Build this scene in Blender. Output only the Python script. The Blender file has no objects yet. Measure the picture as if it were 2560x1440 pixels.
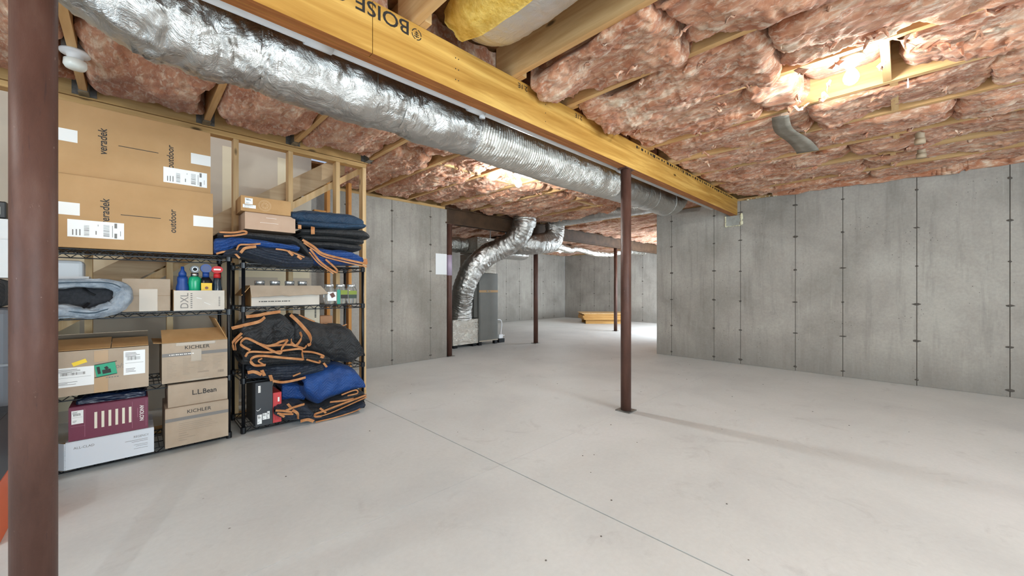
import bpy, bmesh, math, random
import numpy as np
from mathutils import Vector, Matrix, Euler

# ------------------------------------------------------------------ camera, world, exposure
S = bpy.context.scene
COL = S.collection
TH = math.radians(45.5)
cam_data = bpy.data.cameras.new('camera')
cam_data.sensor_width = 36.0
cam_data.lens = 36.0 * 962 / 2560
cam_data.shift_y = 3 / 2560
cam_data.clip_start = 0.02
cam = bpy.data.objects.new('camera', cam_data)
COL.objects.link(cam)
cam.location = (0, 0, 1.12)
cam.rotation_euler = (math.radians(90), 0, TH - math.radians(90))
S.camera = cam
S.view_settings.view_transform = 'Standard'
S.view_settings.look = 'None'
S.view_settings.gamma = 1
S.view_settings.use_curve_mapping = False
S.view_settings.exposure = 0.14
w = bpy.data.worlds.new('world')
S.world = w
w.use_nodes = True
w.node_tree.nodes['Background'].inputs[0].default_value = (0.62, 0.75, 1.0, 1)
w.node_tree.nodes['Background'].inputs[1].default_value = 0.6
S.cycles.max_bounces = 7
S.cycles.diffuse_bounces = 4
S.cycles.glossy_bounces = 4
S.cycles.caustics_reflective = False
S.cycles.caustics_refractive = False
S.cycles.sample_clamp_indirect = 6.0
S.cycles.use_denoising = True
S.cycles.use_adaptive_sampling = True
S.cycles.adaptive_threshold = .02
BULB = 950.0          # radiance of a lit bulb
REAR_FILL_W = 300.0  # power of the fill added behind the camera

def area_light(name, loc, rot, sx, sy, power, color):
    L = bpy.data.lights.new(name, 'AREA')
    L.shape = 'RECTANGLE'
    L.size, L.size_y, L.energy, L.color = sx, sy, power, color
    o = bpy.data.objects.new(name, L)
    o.location, o.rotation_euler = loc, rot
    COL.objects.link(o)
    return o
# cool fill added through unseen openings behind and beside the camera (wall at y = -4.6)
area_light('added_fill', (1.2, -4.75, 1.15), (math.radians(90), 0, 0), 4.4, 2.0, REAR_FILL_W, (0.74, 0.90, 1.0))
area_light('added_fill', (-3.15, 0.6, 1.25), (math.radians(90), 0, math.radians(-90)), 2.4, 1.9, 70.0, (0.74, 0.90, 1.0))
# fill added out of view at the far room's right-hand wall
area_light('added_fill', (10.4, 3.02, 1.2), (math.radians(90), 0, 0), 2.6, 1.8, 260.0, (0.78, 0.91, 1.0))

# warm fill added over the stairwell, out of view
area_light('added_fill', (-.5, 4.55, 2.95), (0, 0, 0), 3.6, .7, 9.0, (1.0, .93, .82))

# ------------------------------------------------------------------ numpy noise
_rs = np.random.RandomState(7)
_T = _rs.rand(256, 256)
def vn(x, y, seed=0):
    x = np.asarray(x, float); y = np.asarray(y, float)
    xi = np.floor(x).astype(int); yi = np.floor(y).astype(int)
    fx = x - xi; fy = y - yi
    fx = fx * fx * fx * (fx * (6 * fx - 15) + 10); fy = fy * fy * fy * (fy * (6 * fy - 15) + 10)
    a = seed * 37; b = seed * 91
    t = lambda i, j: _T[(xi + i + a) & 255, (yi + j + b) & 255]
    return (t(0, 0) * (1 - fx) + t(1, 0) * fx) * (1 - fy) + (t(0, 1) * (1 - fx) + t(1, 1) * fx) * fy
def fbm(x, y, oct=4, seed=0):
    s = 0; a = .5; n = 0
    for k in range(oct):
        s = s + a * vn(x * 2 ** k + 3.7 * k, y * 2 ** k + 1.3 * k, seed + k); n += a; a *= .5
    return s / n
def ridge(x, y, oct=3, seed=0):
    s = 0; a = .5; n = 0
    for k in range(oct):
        s = s + a * (1 - np.abs(2 * vn(x * 2 ** k + 5.1 * k, y * 2 ** k + 9.3 * k, seed + k) - 1)); n += a; a *= .5
    return s / n

# ------------------------------------------------------------------ materials
MATS = {}
def srgb(r, g, b):
    f = lambda c: (c / 255 / 12.92) if c / 255 <= .04045 else ((c / 255 + .055) / 1.055) ** 2.4
    return (f(r), f(g), f(b), 1)
def newmat(name):
    m = bpy.data.materials.new(name); m.use_nodes = True
    nt = m.node_tree
    return m, nt, nt.nodes['Principled BSDF']
def plain(name, rgb, rough=.6, metal=0.0, spec=.5):
    if name in MATS: return MATS[name]
    m, nt, p = newmat(name)
    p.inputs['Base Color'].default_value = srgb(*rgb)
    p.inputs['Roughness'].default_value = rough
    p.inputs['Metallic'].default_value = metal
    p.inputs['Specular IOR Level'].default_value = spec
    MATS[name] = m
    return m
def N(nt, typ, **kw):
    n = nt.nodes.new(typ)
    for k, v in kw.items():
        if k in ('inputs',):
            for kk, vv in v.items(): n.inputs[kk].default_value = vv
        else: setattr(n, k, v)
    return n
def coords(nt, scale=(1, 1, 1), rot=(0, 0, 0), loc=(0, 0, 0), kind='Object'):
    tc = N(nt, 'ShaderNodeTexCoord'); mp = N(nt, 'ShaderNodeMapping')
    mp.inputs['Scale'].default_value = scale; mp.inputs['Rotation'].default_value = rot; mp.inputs['Location'].default_value = loc
    nt.links.new(tc.outputs[kind], mp.inputs['Vector'])
    return mp.outputs['Vector']
def noise(nt, vec, scale, detail=4, rough=.55, dist=0):
    n = N(nt, 'ShaderNodeTexNoise')
    n.inputs['Scale'].default_value = scale; n.inputs['Detail'].default_value = detail
    n.inputs['Roughness'].default_value = rough; n.inputs['Distortion'].default_value = dist
    nt.links.new(vec, n.inputs['Vector'])
    return n.outputs['Fac']
def ramp(nt, fac, stops):
    r = N(nt, 'ShaderNodeValToRGB')
    e = r.color_ramp.elements
    while len(e) < len(stops): e.new(.5)
    for el, (pos, c) in zip(e, stops): el.position = pos; el.color = c
    nt.links.new(fac, r.inputs['Fac'])
    return r.outputs['Color']
def mix(nt, fac, a, b, mode='MIX'):
    n = N(nt, 'ShaderNodeMix', data_type='RGBA', blend_type=mode)
    for key, v in ((0, fac), (6, a), (7, b)):
        if hasattr(v, 'links'): nt.links.new(v, n.inputs[key])
        elif isinstance(v, (int, float)): n.inputs[key].default_value = v
        else: n.inputs[key].default_value = v
    return n.outputs[2]
def bump(nt, p, h, strength=.3, dist=.01, prev=None):
    b = N(nt, 'ShaderNodeBump')
    b.inputs['Strength'].default_value = strength; b.inputs['Distance'].default_value = dist
    nt.links.new(h, b.inputs['Height'])
    if prev is not None: nt.links.new(prev, b.inputs['Normal'])
    nt.links.new(b.outputs['Normal'], p.inputs['Normal'])
    return b.outputs['Normal']
def mottled(name, c1, c2, scale=8, aniso=(1, 1, 1), rough=.7, metal=0, bs=.2, bscale=60, bdist=.004, detail=5, lo=.35, hi=.65, spec=.4, dist=0):
    if name in MATS: return MATS[name]
    m, nt, p = newmat(name)
    v = coords(nt, aniso)
    f = noise(nt, v, scale, detail, .6, dist)
    nt.links.new(ramp(nt, f, [(lo, srgb(*c1)), (hi, srgb(*c2))]), p.inputs['Base Color'])
    p.inputs['Roughness'].default_value = rough; p.inputs['Metallic'].default_value = metal
    p.inputs['Specular IOR Level'].default_value = spec
    if bs: bump(nt, p, noise(nt, v, bscale, 4, .6), bs, bdist)
    MATS[name] = m
    return m
def wood(name, c1, c2, axis='Y', knots=True, rough=.6, freq=1.0):
    if name in MATS: return MATS[name]
    m, nt, p = newmat(name)
    sc = {'X': (.9, 14, 14), 'Y': (14, .9, 14), 'Z': (14, 14, .9)}[axis]
    sc = tuple(s * freq for s in sc)
    v = coords(nt, sc)
    f = noise(nt, v, 1.6, 5, .6, .6)
    mid = tuple((a + b) / 2 for a, b in zip(c1, c2))
    c = ramp(nt, f, [(.3, srgb(*c1)), (.5, srgb(*mid)), (.68, srgb(*c2))])
    if knots:
        v2 = coords(nt, {'X': (2.2, 6, 6), 'Y': (6, 2.2, 6), 'Z': (6, 6, 2.2)}[axis])
        vo = N(nt, 'ShaderNodeTexVoronoi'); vo.inputs['Scale'].default_value = 1.1
        nt.links.new(v2, vo.inputs['Vector'])
        k = ramp(nt, vo.outputs['Distance'], [(.05, (1, 1, 1, 1)), (.11, (0, 0, 0, 1))])
        c = mix(nt, k, c, srgb(*[x * .55 for x in c1]))
    nt.links.new(c, p.inputs['Base Color'])
    p.inputs['Roughness'].default_value = rough
    p.inputs['Specular IOR Level'].default_value = .3
    bump(nt, p, f, .15, .003)
    MATS[name] = m
    return m

# floor and wall concrete
def concrete(name, base, dark, light, floor=False):
    m, nt, p = newmat(name)
    v = coords(nt, kind='Object')
    big = noise(nt, v, .9 if floor else 1.3, 5, .6, .3)
    c = ramp(nt, big, [(.30, srgb(*dark)), (.52, srgb(*base)), (.72, srgb(*light))])
    fine = noise(nt, v, 38, 4, .7)
    c = mix(nt, .35, c, ramp(nt, fine, [(.3, (.55, .55, .55, 1)), (.7, (1, 1, 1, 1))]), 'MULTIPLY') if not floor else \
        mix(nt, .16, c, ramp(nt, fine, [(.3, (.6, .6, .6, 1)), (.7, (1, 1, 1, 1))]), 'MULTIPLY')
    if not floor:
        # pits and streaks
        vs = coords(nt, (5, 5, .45))
        st = noise(nt, vs, 2.2, 5, .65)
        c = mix(nt, ramp(nt, st, [(.52, (0, 0, 0, 1)), (.8, (.55, .55, .55, 1))]), c, srgb(*[x * .76 for x in dark]))
        c = mix(nt, ramp(nt, noise(nt, vs, 3.7, 4, .6), [(.62, (0, 0, 0, 1)), (.85, (.3, .3, .3, 1))]), c, srgb(*[min(255, x * 1.16) for x in light]))
        vo = N(nt, 'ShaderNodeTexVoronoi'); vo.inputs['Scale'].default_value = 26
        nt.links.new(v, vo.inputs['Vector'])
        pm = noise(nt, v, 2.3, 3)
        dots = ramp(nt, vo.outputs['Distance'], [(.07, (1, 1, 1, 1)), (.13, (0, 0, 0, 1))])
        gate = ramp(nt, pm, [(.52, (0, 0, 0, 1)), (.6, (1, 1, 1, 1))])
        c = mix(nt, mix(nt, 1.0, dots, gate, 'MULTIPLY'), c, srgb(70, 66, 62))
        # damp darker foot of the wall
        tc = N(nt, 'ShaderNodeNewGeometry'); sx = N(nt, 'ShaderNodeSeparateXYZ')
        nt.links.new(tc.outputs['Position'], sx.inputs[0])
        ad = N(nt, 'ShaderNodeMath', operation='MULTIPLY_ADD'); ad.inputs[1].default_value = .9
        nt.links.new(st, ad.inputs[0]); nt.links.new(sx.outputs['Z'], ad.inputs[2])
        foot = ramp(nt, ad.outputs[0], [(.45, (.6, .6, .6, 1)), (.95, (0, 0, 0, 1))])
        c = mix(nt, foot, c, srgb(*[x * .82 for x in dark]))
        p.inputs['Roughness'].default_value = .78
        b = bump(nt, p, fine, .3, .004)
        bump(nt, p, big, .35, .02, b)
    else:
        spots = noise(nt, v, 3.1, 6, .7, 1.2)
        c = mix(nt, ramp(nt, spots, [(.58, (0, 0, 0, 1)), (.8, (.35, .35, .35, 1))]), c, srgb(150, 148, 146))
        vo = N(nt, 'ShaderNodeTexVoronoi'); vo.inputs['Scale'].default_value = 4.2
        nt.links.new(v, vo.inputs['Vector'])
        dots = ramp(nt, vo.outputs['Distance'], [(.012, (.8, .8, .8, 1)), (.03, (0, 0, 0, 1))])
        c = mix(nt, dots, c, srgb(95, 92, 90))
        p.inputs['Roughness'].default_value = .5
        bump(nt, p, fine, .06, .002)
    p.inputs['Specular IOR Level'].default_value = .35
    nt.links.new(c, p.inputs['Base Color'])
    MATS[name] = m
    return m
M_FLOOR = concrete('floor_concrete', (222, 225, 224), (210, 213, 213), (229, 231, 231), True)
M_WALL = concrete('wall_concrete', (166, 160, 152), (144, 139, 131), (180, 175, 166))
M_SEAM = plain('seam_dirt', (84, 78, 72), .9)

def fibreglass():
    m, nt, p = newmat('pink_fibreglass')
    v = coords(nt, (1.5, .5, 1.2), (0, 0, .5))
    f = noise(nt, v, 4.2, 6, .65, 1.6)
    g = noise(nt, v, 26, 4, .65, .8)
    c = ramp(nt, f, [(.28, srgb(158, 94, 64)), (.45, srgb(188, 126, 94)), (.57, srgb(208, 156, 124)), (.70, srgb(234, 212, 186))])
    c = mix(nt, ramp(nt, g, [(.50, (0, 0, 0, 1)), (.72, (.8, .8, .8, 1))]), c, srgb(238, 222, 200))
    c = mix(nt, ramp(nt, noise(nt, v, 13, 4, .6), [(.56, (0, 0, 0, 1)), (.74, (.7, .7, .7, 1))]), c, srgb(150, 84, 56))
    nt.links.new(c, p.inputs['Base Color'])
    p.inputs['Roughness'].default_value = .9
    p.inputs['Specular IOR Level'].default_value = .1
    p.inputs['Sheen Weight'].default_value = .2
    b = bump(nt, p, noise(nt, v, 34, 6, .75, 1.5), .6, .012)
    MATS['pink'] = m
    return m
M_PINK = fibreglass()

def foil(name, tint=(214, 212, 206), rough=.2, big=9, strength=.6, rib=None):
    m, nt, p = newmat(name)
    v = coords(nt)
    f = noise(nt, v, big, 6, .7, 2.2)
    vo = N(nt, 'ShaderNodeTexVoronoi'); vo.inputs['Scale'].default_value = big * 2.4
    nt.links.new(v, vo.inputs['Vector'])
    b = bump(nt, p, f, strength, .03)
    b = bump(nt, p, vo.outputs['Distance'], strength * .5, .012, b)
    if rib:
        wv = N(nt, 'ShaderNodeTexWave', bands_direction=rib); wv.inputs['Scale'].default_value = 14
        wv.inputs['Distortion'].default_value = 3; wv.inputs['Detail'].default_value = 2
        nt.links.new(v, wv.inputs['Vector'])
        bump(nt, p, wv.outputs['Fac'], .3, .006, b)
    p.inputs['Base Color'].default_value = srgb(*tint)
    p.inputs['Metallic'].default_value = 1
    p.inputs['Roughness'].default_value = rough
    MATS[name] = m
    return m
M_FOIL = foil('duct_foil', (196, 194, 190), .28, 7, .5)
M_FOILR = foil('ribbed_foil', (220, 217, 210), .32, 9, .6)
M_FOIL2 = foil('furnace_foil', (206, 200, 190), .22, 12, .8)
M_JOIST = wood('joist_pine', (192, 146, 94), (222, 184, 132), 'Y')
M_BLOCK = wood('block_pine', (200, 156, 104), (226, 192, 142), 'X')
M_STUD = wood('stud_pine', (196, 158, 108), (220, 190, 146), 'Z')
M_PLATE = wood('plate_pine', (186, 146, 92), (212, 176, 122), 'X')
M_OCHRE = wood('ochre_stud', (176, 118, 56), (206, 150, 84), 'Z')
M_SUB = mottled('subfloor_board', (128, 84, 46), (160, 108, 62), 30, (1, 1, 1), .85)
M_LVL = wood('laminated_face', (158, 110, 42), (214, 170, 92), 'X', True, .5, .7)
M_LVLB = wood('laminated_edge', (142, 84, 40), (182, 116, 62), 'X', False, .6, 2.2)
M_CARD = mottled('cardboard', (170, 133, 90), (181, 144, 101), 3, (1, 1, 1), .8, bs=.08, bscale=120, bdist=.002)
M_CARD2 = mottled('cardboard_grey', (164, 146, 126), (178, 160, 140), 4, (1, 1, 1), .8, bs=.1, bscale=90, bdist=.002)
M_CARDIN = mottled('cardboard_inside', (168, 128, 82), (184, 144, 98), 5, (1, 1, 1), .85, bs=.05)
M_TAPE = plain('white_tape', (226, 224, 220), .45)
M_BTAPE = plain('brown_tape', (176, 144, 106), .25)
M_LABEL = plain('label_paper', (236, 236, 234), .6)
M_INK = plain('black_ink', (34, 30, 28), .6)
M_GREYINK = plain('grey_ink', (122, 118, 114), .7)
M_WHITEINK = plain('white_ink', (238, 234, 228), .6)
M_BLACKM = plain('shelf_black', (16, 18, 22), .35, .2)
M_DRY = mottled('drywall', (190, 180, 164), (198, 188, 172), 2, bs=.04)
M_MUD = plain('joint_compound', (226, 216, 188), .8)
M_PVC = plain('pvc', (228, 228, 230), .35)
M_GALV = mottled('galvanised', (120, 120, 116), (160, 160, 156), 20, rough=.45, metal=.8, bs=.05)

def rust_paint():
    m, nt, p = newmat('rust_paint')
    v = coords(nt, (1, 1, .28))
    f = noise(nt, v, 9, 6, .65)
    c = ramp(nt, f, [(.3, srgb(72, 48, 40)), (.55, srgb(90, 62, 53)), (.75, srgb(106, 80, 70))])
    g = noise(nt, coords(nt, (60, 60, 4)), 1.4, 5, .7)
    c = mix(nt, ramp(nt, g, [(.62, (0, 0, 0, 1)), (.72, (.8, .8, .8, 1))]), c, srgb(58, 44, 44))
    g2 = noise(nt, coords(nt, (1, 1, .5)), 70, 4, .7)
    c = mix(nt, ramp(nt, g2, [(.68, (0, 0, 0, 1)), (.74, (.7, .7, .7, 1))]), c, srgb(150, 128, 116))
    nt.links.new(c, p.inputs['Base Color'])
    p.inputs['Roughness'].default_value = .5
    p.inputs['Specular IOR Level'].default_value = .3
    bump(nt, p, g2, .2, .004)
    MATS['rust'] = m
    return m
M_RUST = rust_paint()
M_DKSTEEL = mottled('dark_steel', (66, 48, 34), (86, 64, 46), 6, rough=.6, bs=.05)

def quilt(name, rgb, rgb2, scale=26, bs=.8):
    m, nt, p = newmat(name)
    v = coords(nt)
    f = noise(nt, v, 6, 5, .6)
    c = ramp(nt, f, [(.35, srgb(*rgb)), (.68, srgb(*rgb2))])
    # zigzag stitching: wave along the diagonal, mirrored
    tc = N(nt, 'ShaderNodeTexCoord'); sx = N(nt, 'ShaderNodeSeparateXYZ'); nt.links.new(tc.outputs['Object'], sx.inputs[0])
    pp = N(nt, 'ShaderNodeMath', operation='PINGPONG'); pp.inputs[1].default_value = .04
    nt.links.new(sx.outputs['X'], pp.inputs[0])
    a2 = N(nt, 'ShaderNodeMath', operation='ADD'); nt.links.new(sx.outputs['Y'], a2.inputs[0]); nt.links.new(sx.outputs['Z'], a2.inputs[1])
    ad = N(nt, 'ShaderNodeMath', operation='ADD'); nt.links.new(pp.outputs[0], ad.inputs[0]); nt.links.new(a2.outputs[0], ad.inputs[1])
    mu = N(nt, 'ShaderNodeMath', operation='PINGPONG'); mu.inputs[1].default_value = .4 / scale; nt.links.new(ad.outputs[0], mu.inputs[0])
    mm = N(nt, 'ShaderNodeMath', operation='MULTIPLY'); mm.inputs[1].default_value = scale / .4; nt.links.new(mu.outputs[0], mm.inputs[0])
    pw = N(nt, 'ShaderNodeMath', operation='POWER'); pw.inputs[1].default_value = .5; nt.links.new(mm.outputs[0], pw.inputs[0])
    b = bump(nt, p, pw.outputs[0], bs, .006)
    bump(nt, p, noise(nt, v, 16, 4, .6, .5), .5, .012, b)
    line = ramp(nt, mm.outputs[0], [(.0, (.55, .55, .55, 1)), (.14, (0, 0, 0, 1))])
    c = mix(nt, line, c, srgb(*[min(255, x * 1.25 + 14) for x in rgb2]))
    nt.links.new(c, p.inputs['Base Color'])
    p.inputs['Roughness'].default_value = .62
    p.inputs['Sheen Weight'].default_value = .06
    MATS[name] = m
    return m
M_QBLUE = quilt('quilt_blue', (6, 36, 60), (10, 52, 80), 34, .45)
M_QROYAL = quilt('quilt_royal', (6, 48, 104), (10, 68, 136), 34, .4)
M_QBLACK = quilt('quilt_black', (12, 13, 16), (26, 26, 28), 34, .4)
M_QNAVY = quilt('quilt_navy', (8, 18, 32), (14, 30, 50), 30, .4)
M_ORANGE = mottled('orange_binding', (170, 108, 62), (200, 144, 98), 18, rough=.75, bs=.15, bscale=90)

PRINTS = {'fine_print', 'printed_line', 'ink_stamp', 'nail_head', 'sticker_print', 'logo_print', 'swoosh_print', 'round_emblem', 'emblem', 'letter_serif', 'cream_bar', 'printed_badge', 'shipping_label'}
# ------------------------------------------------------------------ building helpers
class MB:
    def __init__(s): s.v = []; s.f = []; s.mi = []
    def add(s, verts, faces, mi=0):
        o = len(s.v); s.v.extend([tuple(map(float, p)) for p in verts])
        s.f.extend([tuple(i + o for i in f) for f in faces]); s.mi.extend([mi] * len(faces)); return s
    def box(s, x0, x1, y0, y1, z0, z1, mi=0, mis=None):
        v = [(x0, y0, z0), (x1, y0, z0), (x1, y1, z0), (x0, y1, z0), (x0, y0, z1), (x1, y0, z1), (x1, y1, z1), (x0, y1, z1)]
        f = [(0, 3, 2, 1), (4, 5, 6, 7), (0, 1, 5, 4), (1, 2, 6, 5), (2, 3, 7, 6), (3, 0, 4, 7)]   # bottom top front right back left
        o = len(s.v); s.v.extend(v); s.f.extend([tuple(i + o for i in q) for q in f]); s.mi.extend(mis or [mi] * 6); return s
    def obox(s, center, ax, ay, az, mi=0):
        c = Vector(center); ax, ay, az = Vector(ax), Vector(ay), Vector(az)
        v = [c + a * ax + b * ay + d * az for d in (-1, 1) for a, b in ((-1, -1), (1, -1), (1, 1), (-1, 1))]
        return s.add(v, [(0, 3, 2, 1), (4, 5, 6, 7), (0, 1, 5, 4), (1, 2, 6, 5), (2, 3, 7, 6), (3, 0, 4, 7)], mi)
    def bar(s, p, q, r, mi=0, n=6):
        return s.tube([p, q], r, n, mi)
    def tube(s, pts, r, n=10, mi=0, cap=True):
        P = [Vector(p) for p in pts]; R = r if hasattr(r, '__len__') else [r] * len(P)
        rings = []; up = None
        for i, p in enumerate(P):
            t = (P[min(i + 1, len(P) - 1)] - P[max(i - 1, 0)]).normalized()
            if up is None: up = Vector((0, 0, 1)) if abs(t.z) < .9 else Vector((1, 0, 0))
            a = (up - t * up.dot(t)).normalized(); b = t.cross(a); up = a
            rings.append([p + (a * math.cos(2 * math.pi * k / n) + b * math.sin(2 * math.pi * k / n)) * R[i] for k in range(n)])
        o = [v for rg in rings for v in rg]; f = []
        for i in range(len(P) - 1):
            for k in range(n):
                f.append((i * n + k, i * n + (k + 1) % n, (i + 1) * n + (k + 1) % n, (i + 1) * n + k))
        if cap: f += [tuple(range(n))[::-1], tuple((len(P) - 1) * n + k for k in range(n))]
        return s.add(o, f, mi)
    def lathe(s, prof, n=20, c=(0, 0, 0), mi=0):
        v = []; f = []
        for r, z in prof:
            for k in range(n):
                a = 2 * math.pi * k / n; v.append((c[0] + r * math.cos(a), c[1] + r * math.sin(a), c[2] + z))
        for i in range(len(prof) - 1):
            for k in range(n): f.append((i * n + k, i * n + (k + 1) % n, (i + 1) * n + (k + 1) % n, (i + 1) * n + k))
        f += [tuple(range(n))[::-1], tuple((len(prof) - 1) * n + k for k in range(n))]
        return s.add(v, f, mi)
    def build(s, name, mats, parent=None, smooth=False, bevel=0, solid=0):
        me = bpy.data.meshes.new(name)
        me.from_pydata(s.v, [], s.f)
        if not isinstance(mats, (list, tuple)): mats = [mats]
        for m in mats: me.materials.append(m)
        if len(mats) > 1: me.polygons.foreach_set('material_index', s.mi)
        if smooth: me.polygons.foreach_set('use_smooth', [True] * len(me.polygons))
        me.update()
        o = bpy.data.objects.new(name, me); COL.objects.link(o)
        if parent is not None: o.parent = parent
        if name in PRINTS: o['kind'] = 'stuff'
        if bevel:
            b = o.modifiers.new('bevel', 'BEVEL'); b.width = bevel; b.segments = 2; b.limit_method = 'ANGLE'
        if solid:
            b = o.modifiers.new('solid', 'SOLIDIFY'); b.thickness = solid; b.offset = 0
        return o
def grid_mesh(X, Y, Z, mb=None, mi=0, flip=False):
    """X, Y, Z are (n, m) arrays."""
    mb = mb or MB(); n, m = X.shape
    v = np.stack([X.ravel(), Y.ravel(), Z.ravel()], 1)
    i = np.arange((n - 1) * (m - 1)); r, c = i // (m - 1), i % (m - 1)
    a = r * m + c
    f = np.stack([a, a + 1, a + m + 1, a + m], 1)
    if flip: f = f[:, ::-1]
    o = len(mb.v)
    mb.v.extend(map(tuple, v.tolist())); mb.f.extend(map(tuple, (f + o).tolist())); mb.mi.extend([mi] * len(f))
    return mb

def thing(name, label, cat, loc=(0, 0, 0), rotz=0, group=None):
    o = bpy.data.objects.new(name, None); COL.objects.link(o)
    o.location = loc; o.rotation_euler = (0, 0, rotz); o.empty_display_size = .05
    tag(o, label, cat, group); return o
def tag(o, label, cat, group=None):
    o['label'] = label; o['category'] = cat; o['kind'] = 'thing'
    if group: o['group'] = group
    return o
def struct(o): o['kind'] = 'structure'; return o
def sempty(name, loc=(0, 0, 0)):
    o = bpy.data.objects.new(name, None); COL.objects.link(o); o.location = loc; o['kind'] = 'structure'; return o
def copy_tree(o, parent=None):
    c = o.copy(); COL.objects.link(c)
    if parent is not None: c.parent = parent
    for ch in list(o.children): copy_tree(ch, c)
    return c

def lettering(s, mat, parent, center, size, turn=0, face='-Y', name='lettering', shear=0, bold=.0, fit=True):
    """size=(w,h) of the words as read; the text stands on the plane that faces -Y (or '+Z', '-X')."""
    cu = bpy.data.curves.new('t', 'FONT'); cu.body = s; cu.size = 1; cu.shear = shear; cu.offset = bold
    cu.resolution_u = 3
    o = bpy.data.objects.new('t', cu); COL.objects.link(o)
    dg = bpy.context.evaluated_depsgraph_get(); dg.update()
    me = bpy.data.meshes.new_from_object(o.evaluated_get(dg))
    bpy.data.objects.remove(o); bpy.data.curves.remove(cu)
    n = len(me.vertices); co = np.empty(n * 3); me.vertices.foreach_get('co', co); co = co.reshape(-1, 3)
    lo, hi = co.min(0), co.max(0)
    co[:, 0] = (co[:, 0] - (lo[0] + hi[0]) / 2) * size[0] / max(1e-6, hi[0] - lo[0])
    co[:, 1] = (co[:, 1] - (lo[1] + hi[1]) / 2) * size[1] / max(1e-6, hi[1] - lo[1])
    c, sn = math.cos(turn), math.sin(turn)
    x = co[:, 0] * c - co[:, 1] * sn; y = co[:, 0] * sn + co[:, 1] * c
    if face == '-Y': P = np.stack([x, np.zeros(n), y], 1)
    elif face == '+Z': P = np.stack([x, y, np.zeros(n)], 1)
    elif face == '-X': P = np.stack([np.zeros(n), -x, y], 1)
    P += np.array(center)
    me.vertices.foreach_set('co', P.ravel()); me.update()
    me.materials.clear(); me.materials.append(mat); me.name = name
    r = bpy.data.objects.new(name, me); COL.objects.link(r); r.parent = parent
    return r
def decal(mb, x0, x1, z0, z1, y, rot=0, mi=0, t=.0006):
    """thin flat rectangle on a -Y face"""
    cx, cz = (x0 + x1) / 2, (z0 + z1) / 2
    c, s = math.cos(rot), math.sin(rot)
    hx, hz = (x1 - x0) / 2, (z1 - z0) / 2
    return mb.obox((cx, y - t / 2, cz), (hx * c, 0, hx * s), (0, t / 2, 0), (-hz * s, 0, hz * c), mi)
def shipping_label(parent, x0, x1, z0, z1, y, seed=0, rot=0, bars='V', name='shipping_label', mat=None):
    """white paper with thin dashes and a bar code"""
    rnd = random.Random(seed); mb = MB()
    decal(mb, x0, x1, z0, z1, y, rot, 0)
    cx, cz = (x0 + x1) / 2, (z0 + z1) / 2; c, s = math.cos(rot), math.sin(rot)
    def put(a0, a1, b0, b1):
        px, pz = (a0 + a1) / 2 - cx, (b0 + b1) / 2 - cz
        decal(mb, cx + px * c - pz * s - (a1 - a0) / 2, cx + px * c - pz * s + (a1 - a0) / 2, cz + px * s + pz * c - (b1 - b0) / 2, cz + px * s + pz * c + (b1 - b0) / 2, y - .0008, rot, 1)
    W, H = x1 - x0, z1 - z0
    def sub(u0, u1, v0, v1): put(x0 + u0 * W, x0 + u1 * W, z0 + v0 * H, z0 + v1 * H)
    if bars == 'H':     # label lying on its side: text columns run upwards
        for k, u in enumerate((.08, .14, .20)):
            sub(u, u + .02, .1, .1 + rnd.uniform(.2, .4))
        for k in range(14): sub(.28, .37, .1 + k * .045, .1 + k * .045 + rnd.choice((.015, .026)))
        for k in range(16): sub(.62, .73, .12 + k * .045, .12 + k * .045 + rnd.choice((.014, .03)))
        sub(.48, .50, .2, .42); sub(.52, .53, .7, .8)
        sub(.82, .87, .05, .34); sub(.82, .87, .66, .95); sub(.93, .94, .2, .5); sub(.78, .79, .1, .8)
    else:
        for k in range(4): sub(.08, .08 + rnd.uniform(.3, .7), .9 - k * .05, .9 - k * .05 + .02)
        for k in range(18): sub(.15 + k * .035, .15 + k * .035 + rnd.choice((.01, .022)), .6, .74)
        for k in range(3): sub(.1, .1 + rnd.uniform(.2, .5), .12 + k * .06, .14 + k * .06)
        sub(.08, .92, .48, .49)
    return mb.build(name, [mat or M_LABEL, M_GREYINK], parent)
def dashes(parent, rows, y, mat, name='fine_print'):
    mb = MB()
    for x0, x1, z, h in rows: decal(mb, x0, x1, z - h / 2, z + h / 2, y)
    return mb.build(name, mat, parent)

def carton(name, label, loc, size, mat, rotz=0, group=None, cat='box', top=True, bow=.0, mats_top=None):
    """closed cardboard box; local origin = front left bottom corner"""
    w, d, h = size
    t = thing(name, label, cat, loc, rotz, group)
    mb = MB()
    # softly bowed walls
    n = 7
    def face(P0, U, V, Nn):
        P0, U, V, Nn = map(np.array, (P0, U, V, Nn))
        u, v = np.meshgrid(np.linspace(0, 1, n), np.linspace(0, 1, n), indexing='ij')
        b = bow * np.sin(np.pi * u) * np.sin(np.pi * v)
        P = P0[None, None] + u[..., None] * U + v[..., None] * V + b[..., None] * Nn
        grid_mesh(P[..., 0], P[..., 1], P[..., 2], mb)
    face((0, 0, 0), (w, 0, 0), (0, 0, h), (0, -1, 0)); face((w, 0, 0), (0, d, 0), (0, 0, h), (1, 0, 0))
    face((w, d, 0), (-w, 0, 0), (0, 0, h), (0, 1, 0)); face((0, d, 0), (0, -d, 0), (0, 0, h), (-1, 0, 0))
    face((0, d, 0), (w, 0, 0), (0, -d, 0), (0, 0, -1))
    if top: face((0, 0, h), (w, 0, 0), (0, d, 0), (0, 0, 0))
    body = mb.build('body', mat, t)
    if top:
        f = MB()
        f.box(.001, w - .001, .001, d / 2 - .0015, h + .0005, h + .004)
        f.build('flap', mat, t)
        f = MB(); f.box(.001, w - .001, d / 2 + .0015, d - .001, h + .0005, h + .004)
        f.build('flap', mat, t)
    return t

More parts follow.
